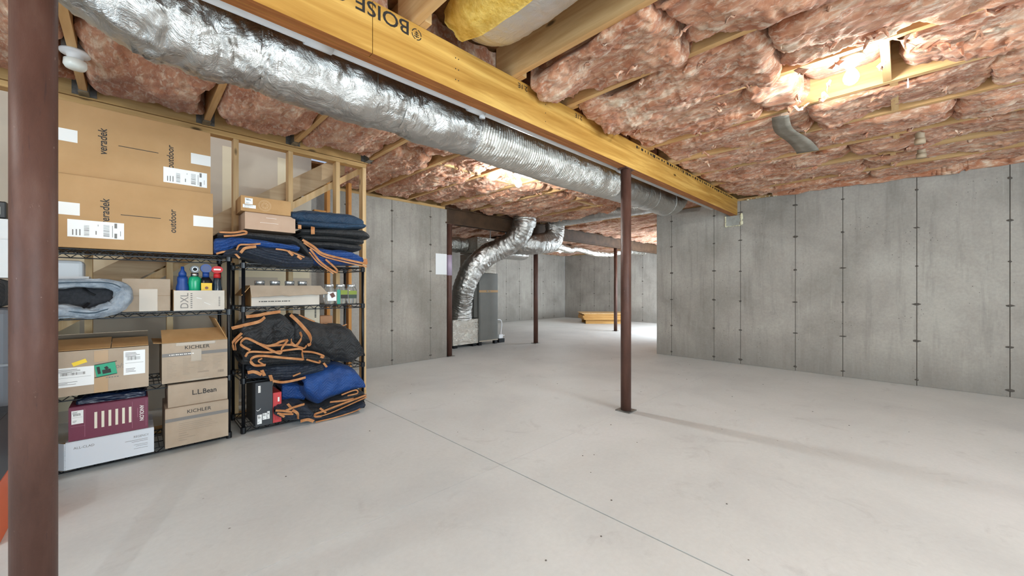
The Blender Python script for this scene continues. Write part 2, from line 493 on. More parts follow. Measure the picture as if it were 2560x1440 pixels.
# ------------------------------------------------------------------ room shell
FLOOR = MB().box(-3.2, 12.6, -4.8, 9.8, -.16, -.012).build('floor', M_SEAM); struct(FLOOR)
xs = [-3.2, 1.67, 8.9, 12.6]; ys = [-4.8, 1.80, 5.35, 9.8]
for i in range(3):
    for j in range(3):
        MB().box(xs[i] + .004, xs[i + 1] - .004, ys[j] + .0014, ys[j + 1] - .0012, -.012, 0).build('slab', M_FLOOR, FLOOR)
rnd = random.Random(3)
# a thin grey plaster smear and crumbs lying on the slab
mb = MB()
for k in range(70):
    x, y = rnd.uniform(.5, 6), rnd.uniform(-.6, 5)
    r = rnd.uniform(.002, .006)
    mb.lathe([(r, 0), (r * .7, r * .5)], 5, (x, y, 0))
o = mb.build('grit', plain('grit', (104, 98, 92), .9), FLOOR); o['kind'] = 'stuff'

TIES = [.07, .51, .95, 1.395, 1.84, 2.27]
def conc_wall(name, axis, pos, thick, a, b, seams, z1=2.44, z0=0.0, toward=-1, ties=True, zs=TIES):
    """axis: the axis the wall runs along; its seen face is at `pos`, facing `toward`; thick goes away from the face"""
    back = pos - toward * thick
    f = pos - toward * .005
    def rect(mb, s0, s1, q0, q1, zz0, zz1):
        lo, hi = min(q0, q1), max(q0, q1)
        if axis == 'Y': mb.box(lo, hi, s0, s1, zz0, zz1)
        else: mb.box(s0, s1, lo, hi, zz0, zz1)
        return mb
    W = struct(rect(MB(), a, b, f, back, z0, z1).build(name, M_SEAM))
    cuts = [a] + sorted(seams) + [b]
    rr = random.Random(name)
    for i in range(len(cuts) - 1):
        s0, s1 = cuts[i] + (.003 if i else -.001), cuts[i + 1] - (.003 if i < len(cuts) - 2 else -.001)
        e = rr.uniform(-.0025, .0025)
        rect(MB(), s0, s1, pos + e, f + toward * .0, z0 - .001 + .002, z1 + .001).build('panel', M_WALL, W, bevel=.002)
    # caps so that the ends read as concrete
    if ties:
        tm = MB()
        for s in seams:
            for z in zs:
                zz = z + rr.uniform(-.012, .012); ww = rr.uniform(.014, .036); hh = rr.uniform(.008, .015)
                q = pos + toward * .004
                n = 10
                vs = []; 
                for k in range(n):
                    an = 2 * math.pi * k / n; rad = rr.uniform(.8, 1.25)
                    p1, p2 = s + ww * rad * math.cos(an), zz + hh * rad * math.sin(an)
                    vs.append((q, p1, p2) if axis == 'Y' else (p1, q, p2))
                vs.append((q + toward * .006, s, zz) if axis == 'Y' else (s, q + toward * .006, zz))
                tm.add(vs, [(k, (k + 1) % n, n) for k in range(n)])
        to = tm.build('form_tie', M_SEAM, W); to['kind'] = 'stuff'
    return W
def rear_wall(name, axis, pos, a, b, o0, o1, oz):
    W = sempty(name)
    for s0, s1, z0, z1 in ((a, o0, 0, 2.44), (o1, b, 0, 2.44), (o0, o1, oz, 2.44)):
        (MB().box(s0, s1, pos - .2, pos, z0, z1) if axis == 'X' else MB().box(pos - .2, pos, s0, s1, z0, z1)).build('panel', M_WALL, W)
W_R = conc_wall('wall_right', 'Y', 6.48, .25, -4.6, 3.0, [2.747, 2.081, 1.713, 1.043, .546, -.107, -.773, -1.44, -2.1, -2.8, -3.5, -4.1])
MB().box(6.476, 6.735, 2.9995, 3.004, 0, 2.441).build('panel', M_WALL, W_R)
W_L = conc_wall('wall_left', 'X', 5.30, .25, -3.0, 3.69, [-2.2, -1.5, -.8, -.1, .6, 1.3, 2.05, 2.72, 3.38])
MB().box(3.6895, 3.694, 5.298, 5.55, 0, 2.441).build('panel', M_WALL, W_L)
conc_wall('wall_far_left', 'X', 9.5, .25, 3.4, 12.3, [3.3 + .64 * k for k in range(1, 14)])
conc_wall('wall_far', 'Y', 12.3, .25, 3.0, 9.5, [3.0 + .64 * k for k in range(1, 10)])
rear_wall('wall_recess_right', 'X', 3.0, 6.74, 12.3, 9.0, 11.9, 2.15)  # opening put in for the unseen far-room fill
conc_wall('wall_recess_left', 'Y', 3.45, .24, 5.55, 9.5, [], toward=1, ties=False)
# walls behind the camera, each with an opening added to let the fill light in
rear_wall('wall_back', 'X', -4.6, -3.2, 6.7, -1.05, 3.45, 2.2)
rear_wall('wall_side', 'Y', -3.0, -4.6, 5.3, -.65, 1.85, 2.25)

# sill plates on top of the concrete
struct(MB().box(6.50, 6.66, -4.6, 3.0, 2.442, 2.48).build('trim_1', M_JOIST))
struct(MB().box(1.84, 3.7, 5.31, 5.45, 2.442, 2.48).build('trim_2', M_PLATE))
struct(MB().box(3.4, 12.3, 9.51, 9.66, 2.442, 2.721).build('trim_3', M_PLATE))
struct(MB().box(12.31, 12.46, 3.0, 9.5, 2.442, 2.721).build('trim_4', M_PLATE))
struct(MB().box(6.67, 6.71, -4.6, 3.0, 2.442, 2.721).build('trim_5', M_PLATE))
struct(MB().box(-3.0, 3.68, 5.46, 5.54, 2.442, 2.721).build('trim_6', M_PLATE))
struct(MB().box(6.72, 12.3, 2.80, 2.98, 2.442, 2.721).build('trim_7', M_PLATE))
struct(MB().box(-3.2, 6.7, -4.8, -4.61, 2.442, 2.721).build('trim_8', M_PLATE))
struct(MB().box(-3.2, -3.01, -4.6, 5.3, 2.442, 2.721).build('trim_9', M_PLATE))
struct(MB().box(3.21, 3.44, 5.56, 9.5, 2.442, 2.721).build('trim_10', M_PLATE))

# ------------------------------------------------------------------ ceiling: subfloor, joists, blocking, batts
CEIL = struct(MB().box(-3.2, 12.6, -4.8, 4.09, 2.722, 2.75).box(1.80, 12.6, 4.0905, 9.8, 2.722, 2.75).box(-3.2, 1.7995, 5.25, 9.8, 2.722, 2.75).build('ceiling', M_SUB))
JX = [-2.75, -2.14, -1.52, -.90, -.29, .38, 1.03, 1.74, 2.31, 2.93, 3.55, 4.16, 4.78, 5.40, 6.02]
JW = .02
def joist(x, y0, y1, z0=2.48, z1=2.721):
    return MB().box(x - JW, x + JW, y0, y1, z0, z1).build('joist', M_JOIST, CEIL)
for x in JX:
    joist(x, -4.55, 1.90)
    joist(x + .042, 1.70, 4.03 if x < 1.8 else 5.29)
for k in range(1, 10):
    joist(6.06 + .61 * k, 3.02, 5.29)
FX = [3.70 + .61 * k for k in range(15)]
for x in FX: joist(x, 5.375, 9.48)
# rim board that carries the joists over the stud wall, with joist hangers
MB().box(-3.0, 1.80, 4.045, 4.085, 2.468, 2.721).build('rim_board', M_PLATE, CEIL)
hm = MB()
for x in JX:
    if x < 1.8:
        x += .042
        hg = MB()
        hg.box(x - .026, x - .0215, 3.93, 4.043, 2.476, 2.64); hg.box(x + .0215, x + .026, 3.93, 4.043, 2.476, 2.64)
        hg.box(x - .026, x + .026, 3.93, 4.043, 2.4745, 2.4785); hg.box(x - .06, x - .026, 4.040, 4.0445, 2.48, 2.66); hg.box(x + .026, x + .06, 4.040, 4.0445, 2.48, 2.66)
        hg.build('joist_hanger', M_GALV, CEIL)
# blocking between the joists
for i in range(7, len(JX) - 1):
    y = .045 + (.03 if i % 2 else 0)
    MB().box(JX[i] + JW + .001, JX[i + 1] - JW - .001, y - .02, y + .02, 2.482, 2.72).build('blocking', M_BLOCK, CEIL)
for i in (8, 9, 10, 11, 12):
    y = 3.55 + (.03 if i % 2 else 0)
    MB().box(JX[i] + .042 + JW + .001, JX[i + 1] + .042 - JW - .001, y - .02, y + .02, 2.482, 2.72).build('blocking', M_BLOCK, CEIL)

def batt(x0, x1, y0, y1, seed, zb=2.50, sag=.035, amp=.10, res=.012, wr=.022, rag=.05, over=.03, smooth=1.0):
    nx = max(8, int((x1 - x0) / res)); ny = max(8, int((y1 - y0) / res))
    t, s = np.meshgrid(np.linspace(0, 1, nx), np.linspace(0, 1, ny), indexing='ij')
    x = x0 + t * (x1 - x0); y = y0 + s * (y1 - y0)
    y = y + rag * (fbm(x * 9, x * 0 + seed, 4, seed) - .5) * 2.4 * (2 * s - 1)
    wx = x + .20 * (fbm(x * 2.7, y * 2.7, 4, seed + 11) - .5)
    wy = y + .20 * (fbm(x * 2.7, y * 2.7, 4, seed + 23) - .5)
    l = fbm(wx * 3.6, wy * 2.3, 5, seed)
    q = l * 8; fl = np.floor(q); fr = np.clip((q - fl - .42) / .12, 0, 1); fr = fr * fr * (3 - 2 * fr)
    ter = (.6 * (fl + fr) / 8 + .4 * l)
    ang = 2.4 * fbm(x * 1.5, y * 1.5, 2, seed + 31) - .4
    ca, sa = np.cos(ang), np.sin(ang)
    p1, p2 = wx * ca + wy * sa, -wx * sa + wy * ca
    r1 = ridge(p1 * 19, p2 * 4, 3, seed + 3)
    r2 = ridge(p1 * 55, p2 * 9, 2, seed + 5)
    edge = 1 - np.abs(2 * t - 1) ** 12
    ends = np.clip(np.minimum(s, 1 - s) * (y1 - y0) / .05, 0, 1) ** .5
    z = zb - (sag + amp * (ter - .44) * 1.9 + wr * 1.0 * (r1 - .5) + wr * .45 * (r2 - .5) * smooth) * (edge * .85 + .15)
    z = z + (1 - ends) * .05
    z = np.clip(z, 2.30, 2.69)
    low = np.clip((2.478 - z) / .02, 0, 1)
    far = np.abs(2 * t - 1) ** 6 * np.sign(2 * t - 1)
    gap = np.clip(fbm(y * 2.3 + 7 * (t > .5), y * 0 + 3.3, 3, seed + 61) - .52, 0, 1) * .55
    x = x + low * over * far - gap * far
    z = z + gap * np.abs(far) * .5
    mb = grid_mesh(x, y, z)
    def skirt(X, Y, Z, fl):
        Xs = np.stack([X, X]); Ys = np.stack([Y, Y]); Zs = np.stack([Z, np.full_like(Z, 2.70)])
        Xs[1] = np.clip(Xs[1], x0 + .001, x1 - .001)
        grid_mesh(Xs, Ys, Zs, mb, flip=fl)
    skirt(x[:, 0], y[:, 0], z[:, 0], True); skirt(x[:, -1], y[:, -1], z[:, -1], False)
    skirt(x[0], y[0], z[0], False); skirt(x[-1], y[-1], z[-1], True)
    return mb.build('insulation_batt', M_PINK, CEIL, smooth=True)
def tufts(x0, x1, y0, y1, n, seed, zc=2.44):
    rr = random.Random(seed); mb = MB()
    for k in range(n):
        cx, cy = rr.uniform(x0, x1), rr.uniform(y0, y1); L = rr.uniform(.03, .10); W = rr.uniform(.012, .04)
        an = rr.uniform(0, 6.28); z = zc + rr.uniform(-.02, .05)
        u = np.linspace(0, 1, 6); v = np.linspace(-1, 1, 4)
        U, V = np.meshgrid(u, v, indexing='ij')
        wd = W * (1 - U ** 1.5) * (1 + .4 * np.sin(U * 9 + k))
        px = U * L * .7; py = V * wd; pz = -U * L * .5 * rr.uniform(.3, 1.2) + .012 * np.sin(V * 2.5 + k) + .01 * np.sin(U * 7 + k)
        X = cx + px * math.cos(an) - py * math.sin(an); Y = cy + px * math.sin(an) + py * math.cos(an)
        grid_mesh(X, Y, z + pz, mb)
    o = mb.build('torn_fibres', M_PINK, CEIL, smooth=True, solid=.002); o['kind'] = 'stuff'
# right-hand bays (messy): cut points along y
rr = random.Random(21)
for i in range(6, len(JX)):
    xa = JX[i] + JW + .002; xb = (JX[i + 1] - JW - .002) if i + 1 < len(JX) else 6.44
    if i == 6:   # the bay with the wrapped duct
        batt(xa, xb, -2.6, .25, 70, 2.53)
        continue
    cuts = [1.72]
    y = 1.72
    while y > -2.6:
        y -= rr.uniform(.8, 1.3) if i < 11 else rr.uniform(1.3, 2.2); cuts.append(max(y, -2.7))
    for k in range(len(cuts) - 1):
        hi, lo = cuts[k] - (.02 if k else 0), cuts[k + 1]
        if hi - lo < .25: continue
        spans = [(lo, hi)]
        if i == 9:   # lamp bay: batts stop short of the lamp
            spans = [(a, b) for a, b in ((lo, min(hi, .03)), (max(lo, .50), hi)) if b - a > .2]
        for a, b in spans:
            batt(xa, xb, a, b, 100 + i * 9 + k, 2.50 if i in (7, 8) else 2.525, .045, .10 if i < 9 else .075, over=.04 if i < 9 else .012)
batt(2.953, 3.527, .085, .49, 501, 2.60, .0, .03, wr=.008)      # shallow piece behind the lamp
tufts(1.8, 3.5, -.4, 1.6, 60, 5); tufts(3.6, 6.2, -.6, 1.5, 30, 6)
# left-hand bays between beam and stud wall (fuller and smoother)
for i in range(2, 7):
    xa = JX[i] + .042 + JW + .002; xb = JX[i + 1] + .042 - JW - .002
    batt(xa, xb, 1.92, 3.90, 200 + i, 2.525, .055, .06 if i < 5 else .09, wr=.010 if i < 5 else .02, over=.01)
for i in range(7, len(JX)):
    xa = JX[i] + .042 + JW + .002; xb = (JX[i + 1] + .042 - JW - .002) if i + 1 < len(JX) else 6.64
    batt(xa, xb, 1.92, 3.35, 230 + i, 2.52, .035, .09, over=.02)
    batt(xa, xb, 3.37 + .1 * (i % 2), 5.22, 260 + i, 2.52, .035, .085, over=.02)
tufts(1.8, 4.5, 2.2, 4.6, 40, 8)
for k in range(1, 9):
    batt(6.06 + .61 * k + .024, 6.06 + .61 * (k + 1) - .024, 3.04, 5.22, 300 + k, 2.49, .03, .07, .03)
for k in range(14):
    batt(FX[k] + .022, FX[k + 1] - .022, 5.47, 9.45, 330 + k, 2.49, .03, .08, .035)
# low roll of insulation tucked along the rim above the right-hand wall
def roll(name, pts, r, seed):
    P = np.array(pts); n = 220; tt = np.linspace(0, 1, n)
    cx = np.interp(tt, np.linspace(0, 1, len(P)), P[:, 0]); cy = np.interp(tt, np.linspace(0, 1, len(P)), P[:, 1]); cz = np.interp(tt, np.linspace(0, 1, len(P)), P[:, 2])
    a = np.linspace(0, 2 * np.pi, 25)
    A, T = np.meshgrid(a, tt, indexing='ij'); i = (T * (n - 1)).astype(int)
    R = r * (.62 + .75 * fbm(T * 14, np.abs(A / np.pi - 1) * 2.5, 4, seed))
    X = cx[i] + R * .7 * np.cos(A); Y = cy[i]; Z = cz[i] + R * np.sin(A)
    return grid_mesh(X, Y, Z).build(name, M_PINK, CEIL, smooth=True)
roll('insulation_batt', [(6.47, 1.3, 2.50), (6.46, .6, 2.50), (6.45, 0, 2.49), (6.45, -.4, 2.47), (6.47, -.5, 2.50), (6.48, -1.8, 2.51)], .075, 4)
# daubs of expanding foam on the wall top
mb = MB(); rr = random.Random(9)
for k in range(26):
    y = rr.uniform(.4, 1.62); s = rr.uniform(.008, .02)
    mb.lathe([(s * .3, -s * .5), (s, 0), (s * .4, s * .6)], 7, (6.47, y, 2.445 + rr.uniform(-.006, .01)))
o = mb.build('foam_daub', plain('foam_cream', (226, 218, 186), .8), W_R, smooth=True); o['kind'] = 'stuff'

# ------------------------------------------------------------------ stud wall and stair behind the shelves
SW = sempty('wall_stud', (0, 4.05, 0))
def stud(x, y, z0=.04, z1=2.42, m=None, name='stud', wx=.019, wy=.045):
    return MB().box(x - wx, x + wx, y - wy, y + wy, z0, z1).build(name, m or M_STUD, SW)
for x in (-2.4, -1.97, -1.54, -1.1, -.66, -.23, .2025, .631, 1.055, 1.488, 1.762): stud(x, .045)
MB().box(-3, 1.782, 0, .09, 2.422, 2.462).build('top_plate', M_PLATE, SW)
MB().box(-3, 1.782, 0, .09, 0, .038).build('bottom_plate', M_PLATE, SW)
for x in (1.69, 1.95): stud(x, .90, .001, 2.46, M_OCHRE)
for z in (1.75, 1.98): MB().box(1.53, 1.67, .86, .94, z, z + .09).build('blocking', M_OCHRE, SW)
DRY = struct(MB().box(-3.0, 1.50, 4.92, 4.94, 0, 2.71).build('wall_stair', M_DRY))
for x in (.72, 1.22, -.4): MB().box(x - .07, x + .07, 4.9185, 4.9205, .1, 2.6).build('joint_compound', M_MUD, DRY)
MB().box(-2.9, 1.48, 4.9187, 4.9203, 1.25, 1.42).build('joint_compound', M_MUD, DRY)
STAIR = thing('staircase', 'bare wooden staircase rising to the right behind the open stud wall', 'staircase', (0, 4.15, 0))
# line: z = 1.945 + .727 (x - 1.12)
zl = lambda x: 1.945 + .727 * (x - 1.12)
def slanted(x0, x1, dz0, dz1, y0, y1, name, m):
    v = []
    for y in (y0, y1):
        v += [(x0, y, zl(x0) + dz0), (x1, y, zl(x1) + dz0), (x1, y, zl(x1) + dz1), (x0, y, zl(x0) + dz1)]
    MB().add(v, [(0, 1, 2, 3), (7, 6, 5, 4), (0, 4, 5, 1), (1, 5, 6, 2), (2, 6, 7, 3), (3, 7, 4, 0)]).build(name, m, STAIR)
slanted(-1.4, 1.80, -.035, .035, 0, .03, 'brace', M_STUD)
slanted(-1.4, 1.62, .05, .27, .07, .11, 'stringer', wood('stair_board', (176, 148, 114), (198, 172, 138), 'X'))
k = 0
x = -1.35
while x < 1.25:
    z = zl(x) + .12
    MB().box(x, x + .27, .115, .74, z + .09, z + .115).build('tread', M_PLATE, STAIR)
    MB().box(x, x + .018, .115, .74, z - .09, z + .088).build('riser', M_PLATE, STAIR)
    x += .254

# ------------------------------------------------------------------ girders, posts, ducts, pipe, lamps
G = thing('wood_girder', 'long yellow laminated wood girder crossing the ceiling, stamped with black lettering', 'girder', (0, 1.752, 2.23))
def ply(x0, x1, y0, y1): return MB().box(x0, x1, y0, y1, 0, .248, mis=[1, 0, 0, 0, 0, 0]).build('ply', [M_LVL, M_LVLB], G)
ply(-2.98, .80, 0, .0435); ply(.8035, 6.474, 0, .0435); ply(-2.98, 3.5, .0455, .089); ply(3.503, 6.474, .0455, .089)
lettering('BOISE CASCADE', M_INK, G, (.60, -.0008, .205), (.78, .07), math.pi, bold=.012)
# round maker's mark beside the words: ring with a tree-like figure
mk = MB(); n = 24
for k in range(n):
    a0, a1 = 2 * math.pi * k / n, 2 * math.pi * (k + 1) / n
    if k % 6 == 5: continue
    for r0, r1 in ((.024, .029),):
        mk.add([(1.035 + r * math.cos(a), -.0009, .197 + r * math.sin(a)) for a, r in ((a0, r0), (a0, r1), (a1, r1), (a1, r0))], [(0, 3, 2, 1)])
decal(mk, 1.0335, 1.0365, .178, .216, -.0009)
for zz, hw in ((.186, .014), (.196, .012), (.206, .009)): decal(mk, 1.035 - hw, 1.035 + hw, zz - .002, zz + .002, -.0009)
mk.build('emblem', M_INK, G)
for x in (1.82, 2.44, 5.6): lettering('2.1E', M_INK, G, (x, -.0008, .215), (.09, .032), math.pi, bold=.01)
mb = MB(); rr = random.Random(12)
x = 3.35
while x < 6.2:
    ww = rr.uniform(.01, .05); hh = rr.uniform(.012, .03)
    decal(mb, x, x + ww, .222 - hh / 2, .222 + hh / 2, -.0009, rr.uniform(-.1, .1)); x += ww + rr.uniform(.01, .05)
mb.build('ink_stamp', M_INK, G)
mb = MB()
for x0 in (.22, .24, 1.28, 1.3, 2.05):
    for z in (.06, .12, .18):
        mb.lathe([(.0035, -.001), (.003, .001)], 7, (0, 0, 0)); 
        nv = 14
        for q in range(nv): 
            vx, vy, vz = mb.v[-nv + q]; mb.v[-nv + q] = (x0 + vx + rr.uniform(-.0005, .0005), -.0006 - max(0, vz), z + vy)
mb.build('nail_head', M_INK, G)

def post(label, x, y, top, r=.0465, plate=True, group=None, z0=0.0, base=.07):
    t = thing('steel_post', label, 'post', (x, y, 0), 0, group)
    mb = MB(); n = 40
    mb.lathe([(r, .009), (r, top - .011)], n).build('shaft', M_RUST, t, smooth=False)
    t.children[0].data.polygons.foreach_set('use_smooth', [True] * n + [False] * 2)
    MB().box(-.07, .07, -.045, .045, top - .011, top - .0005).build('cap_plate', M_RUST, t)
    MB().box(-base, base, -base, base, .0003, .009).build('base_plate', M_GALV if plate else M_RUST, t)
    return t
post('thick brown-painted steel post, nearest, at the left edge of view', -.21, 1.797, 2.23)
post('brown steel post under the yellow girder in mid-room', 3.24, 1.797, 2.23)
post('brown steel post at the end of the left concrete wall, beside the furnace', 3.765, 5.33, 2.21)
post('slim brown steel post just right of the furnace', 5.95, 5.35, 2.23)
post('distant brown steel post in front of the stacked boards', 9.19, 5.40, 2.23, r=.045)
# steel beam over the opening
SG = thing('steel_girder', 'dark brown steel beam spanning the opening above the furnace', 'girder', (3.69, 5.34, 0))
MB().box(-.02, 8.58, -.03, .03, 2.235, 2.455).build('web', M_DKSTEEL, SG)
MB().box(-.02, 8.58, -.055, .055, 2.212, 2.234).build('bottom_flange', M_DKSTEEL, SG)
MB().box(-.02, 8.58, -.055, .055, 2.456, 2.476).build('top_flange', M_DKSTEEL, SG)
# painted-on details of posts
def band_on(t_index, z0, z1, r, m, name):
    pass

def crom(pts, n):
    P = [np.array(p, float) for p in pts]; P = [2 * P[0] - P[1]] + P + [2 * P[-1] - P[-2]]
    out = []
    m = len(P) - 3
    for i in range(m):
        k = max(2, n // m)
        for j in range(k + (1 if i == m - 1 else 0)):
            t = j / k; a, b, c, d = P[i:i + 4]
            out.append(.5 * (2 * b + (c - a) * t + (2 * a - 5 * b + 4 * c - d) * t * t + (3 * b - a - 3 * c + d) * t ** 3))
    return np.array(out)
def duct(name, pts, r, mat, parent, amp=.01, seed=0, step=.012, n=56, cap=True, ribs=0, flat=1.0, lengthwise=False):
    L = sum(np.linalg.norm(np.array(b) - np.array(a)) for a, b in zip(pts, pts[1:]))
    C = crom(pts, max(6, int(L / step))) if len(pts) > 2 else np.linspace(pts[0], pts[1], max(6, int(L / step)))
    T = np.gradient(C, axis=0); T /= np.linalg.norm(T, axis=1)[:, None]
    up = np.array((0, 0, 1.)) if abs(T[0][2]) < .9 else np.array((1., 0, 0)); U = []; V = []
    for t in T:
        a = up - t * up.dot(t); a /= np.linalg.norm(a); up = a; U.append(a); V.append(np.cross(t, a))
    U = np.array(U); V = np.array(V); m = len(C)
    rad = np.interp(np.linspace(0, 1, m), np.linspace(0, 1, len(r)), r) if hasattr(r, '__len__') else np.full(m, r)
    a = np.linspace(0, 2 * np.pi, n + 1); s = np.linspace(0, L, m)
    Sg, A = np.meshgrid(s, a, indexing='ij')
    am = np.abs(A / np.pi - 1) * 2.2
    ws = Sg + .10 * fbm(Sg * 4, am * 3, 3, seed + 40) ; wa = am + .35 * fbm(Sg * 5, am * 3, 3, seed + 50)
    d = amp * 1.6 * (fbm(ws * 3, wa * 1.5, 3, seed) - .5) + amp * (ridge(ws * 22, wa * 2.2, 3, seed + 2) - .5) + amp * .7 * (ridge(ws * 8 + wa * 4, wa * 3 - ws * 3, 3, seed + 9) - .5)
    if ribs: d = d + .0028 * np.sin(Sg * 2 * np.pi / ribs + .9 * A + 5 * fbm(Sg * 3, am * 2, 2, seed)) * (.4 + fbm(Sg * 3, am * 2, 2, seed + 3))
    R = rad[:, None] + d
    P = C[:, None, :] + (U[:, None, :] * np.cos(A)[..., None] * flat + V[:, None, :] * np.sin(A)[..., None]) * R[..., None]
    mb = grid_mesh(P[..., 0], P[..., 1], P[..., 2])
    if cap:
        for row, rev in ((0, False), (m - 1, True)):
            o = row * (n + 1); mb.f.append(tuple((o + k) for k in (range(n) if not rev else range(n - 1, -1, -1)))); mb.mi.append(0)
    return mb.build(name, mat, parent, smooth=True)
def ring(parent, c, axis, r, w=.02, name='band', m=None):
    mb = MB()
    ax = Vector(axis).normalized()
    mb.tube([Vector(c) - ax * w / 2, Vector(c) + ax * w / 2], r, 40)
    return mb.build(name, m or M_FOIL, parent, smooth=False)

D = thing('foil_duct', 'long crinkled silver foil duct running beside the yellow girder', 'duct', (0, 2.18, 2.244))
duct('elbow', [(-.30, -.06, .50), (-.26, -.05, .34), (-.14, -.03, .14), (.04, -.01, .02), (.22, 0, 0), (.43, 0, 0)], [.15, .165, .175, .172, .165, .15], M_FOIL, D, .030, 1, n=72, step=.008)
duct('sleeve', [(.41, 0, 0), (.55, 0, -.002), (.9, 0, -.008), (1.15, 0, 0)], [.152, .168, .17, .155], M_FOIL, D, .014, 2, n=72, step=.008)
duct('sleeve', [(1.14, 0, 0), (1.3, 0, -.004), (1.70, 0, 0)], [.152, .166, .163], M_FOIL, D, .013, 3, n=72, step=.008)
duct('sleeve', [(1.70, 0, 0), (2.4, .01, -.012), (3.0, .01, -.01), (3.6, 0, 0)], .164, M_FOILR, D, .006, 4, n=64, ribs=.022, step=.004)
duct('sleeve', [(3.60, 0, 0), (4.46, 0, 0)], .162, M_FOIL, D, .006, 5)
duct('elbow', [(4.46, 0, 0), (4.9, 0, 0), (5.12, 0, .03), (5.27, 0, .13), (5.32, 0, .24)], .160, M_FOIL, D, .007, 6)
for x, r in ((.43, .160), (1.145, .160), (1.70, .168), (3.60, .166), (4.46, .165), (4.93, .166)):
    ring(D, (x, 0, 0), (1, 0, 0), r, .012)
# wire hanging straps over the duct
for x in (.95, 2.6, 4.2):
    mb = MB(); pts = [(x, .172 * math.cos(a), .172 * math.sin(a)) for a in np.linspace(-math.pi - .15, .15, 15)]
    pts = [(x, -.173, .23)] + pts[1:-1] + [(x, .173, .23)]
    mb.tube(pts, .002, 5); mb.build('hanger_wire', M_GALV, D)

PV = thing('drain_pipe', 'white plastic pipe tucked between the yellow girder and the foil duct', 'pipe', (0, 1.925, 2.285))
MB().tube([(-2.9, 0, 0), (5.9, 0, 0)], .030, 20).build('pipe', M_PVC, PV, smooth=True)
for x in (.62, 1.57, 3.4): MB().tube([(x - .06, 0, 0), (x + .06, 0, 0)], .038, 20).build('coupling', M_PVC, PV, smooth=True)
MB().tube([(1.62, 0, 0), (1.62, 0, -.05)], .02, 14).build('spigot', M_PVC, PV, smooth=True)
mb = MB(); rr = random.Random(4)
for k in range(26):
    x = .30 + k * .0085; decal(mb, x, x + rr.uniform(.003, .007), -.006, .004, -.0303)
mb.build('ink_stamp', M_GREYINK, PV)

# duct wrapped in yellow insulation in the bay beside the girder
WD = thing('wrapped_duct', 'foil duct with yellow insulation wrap hanging above the girder', 'duct', (1.36, 1.0, 2.585))
M_YEL = mottled('yellow_insulation', (204, 160, 62), (232, 196, 104), 24, (1, 1, 1), .9, bs=.6, bscale=60, bdist=.01)
duct('sleeve', [(.02, .70, .02), (.02, .55, .0), (.0, .2, .0), (-.02, -.5, .02), (-.02, -1.2, .02)], [.13, .20, .21, .20, .20], foil('scrim_foil', (226, 226, 226), .38, 9, .35), WD, .008, 31, flat=.58)
def wrap(parent):
    u = np.linspace(0, 1, 80); a = np.linspace(math.radians(40), math.radians(163), 46)
    Uu, A = np.meshgrid(u, a, indexing='ij')
    y = .735 - Uu * 1.8 + .06 * (fbm(A * 3, Uu * 0, 3, 3) - .5)
    base = np.interp(Uu, [0, .1, .3, 1], [.16, .215, .222, .21])
    th = .010 + .022 * fbm(Uu * 9, A * 4, 4, 6)
    cz = np.interp(Uu, [0, .1, .35, 1], [.02, 0, 0, .02])
    A = A + .25 * (fbm(Uu * 6, A * 0, 3, 9) - .5) * (A > 2.6)
    R = base + th; Rin = base - .004
    mb = grid_mesh(.01 - R * np.sin(A), y, cz + R * np.cos(A) * .6)
    grid_mesh(.01 - Rin * np.sin(A), y, cz + Rin * np.cos(A) * .6, mb, flip=True)
    n, m = Uu.shape
    for i in range(n - 1):
        for c in (0, m - 1):
            q = i * m + c; mb.f.append((q, q + m, q + m + n * m, q + n * m)); mb.mi.append(0)
    for j in range(m - 1):
        mb.f.append((j, j + 1, j + 1 + n * m, j + n * m)); mb.mi.append(0)
    return mb.build('wrap', M_YEL, parent, smooth=True)
wrap(WD)

# lamps: bare bulb in a round white holder
M_BULB, nt, p = newmat('lit_bulb')
p.inputs['Emission Color'].default_value = (.93, 1.0, 1.0, 1); p.inputs['Emission Strength'].default_value = BULB
p.inputs['Base Color'].default_value = (1, 1, 1, 1)
M_BULBOFF = plain('opal_bulb', (226, 230, 226), .3)
M_BULBDIM = M_BULB.copy(); M_BULBDIM.node_tree.nodes['Principled BSDF'].inputs['Emission Strength'].default_value = BULB * .42
def lamp(label, x, y, z, lit=True, m=None):
    t = thing('ceiling_lamp', label, 'lamp', (x, y, z))
    MB().box(-.05, .05, -.05, .05, .012, .06).build('junction_box', M_GALV, t)
    MB().lathe([(.062, .012), (.066, .004), (.060, -.006), (.036, -.012), (.030, -.034), (.022, -.036)], 28).build('holder', M_PVC, t, smooth=True)
    prof = [(.013, -.034), (.015, -.050), (.028, -.072), (.036, -.092), (.037, -.108), (.030, -.128), (.016, -.140), (.002, -.143)]
    if not lit: prof = [(.030, -.034), (.046, -.040), (.048, -.07), (.040, -.085), (.01, -.09)]
    MB().lathe(prof, 20).build('bulb', (m or M_BULB) if lit else M_BULBOFF, t, smooth=True)
    return t
lamp('lit bare bulb in white holder on the pink ceiling right of the girder', 3.06, .22, 2.488, True, M_BULBDIM)
lamp('lit bulb on torn insulation left of the girder, in mid-room', 3.12, 3.07, 2.425)
lamp('small lit bulb in the far room beyond the furnace', 9.32, 7.38, 2.38)
lamp('unlit white lamp beside the nearest steel post, above the tall boxes', -.24, 3.33, 2.47, False)
lamp('added fill bulb on the ceiling to the right, out of view', 2.1, -2.7, 2.488)  # unseen bulb added to brighten the room
lamp('added fill bulb on the ceiling behind the viewer to the left', -1.2, -1.0, 2.488)  # another added bulb, out of view, for overall brightness
lamp('added fill bulb on the ceiling just behind the viewer', .7, -1.4, 2.488)  # bulb put in behind the camera for more overhead light

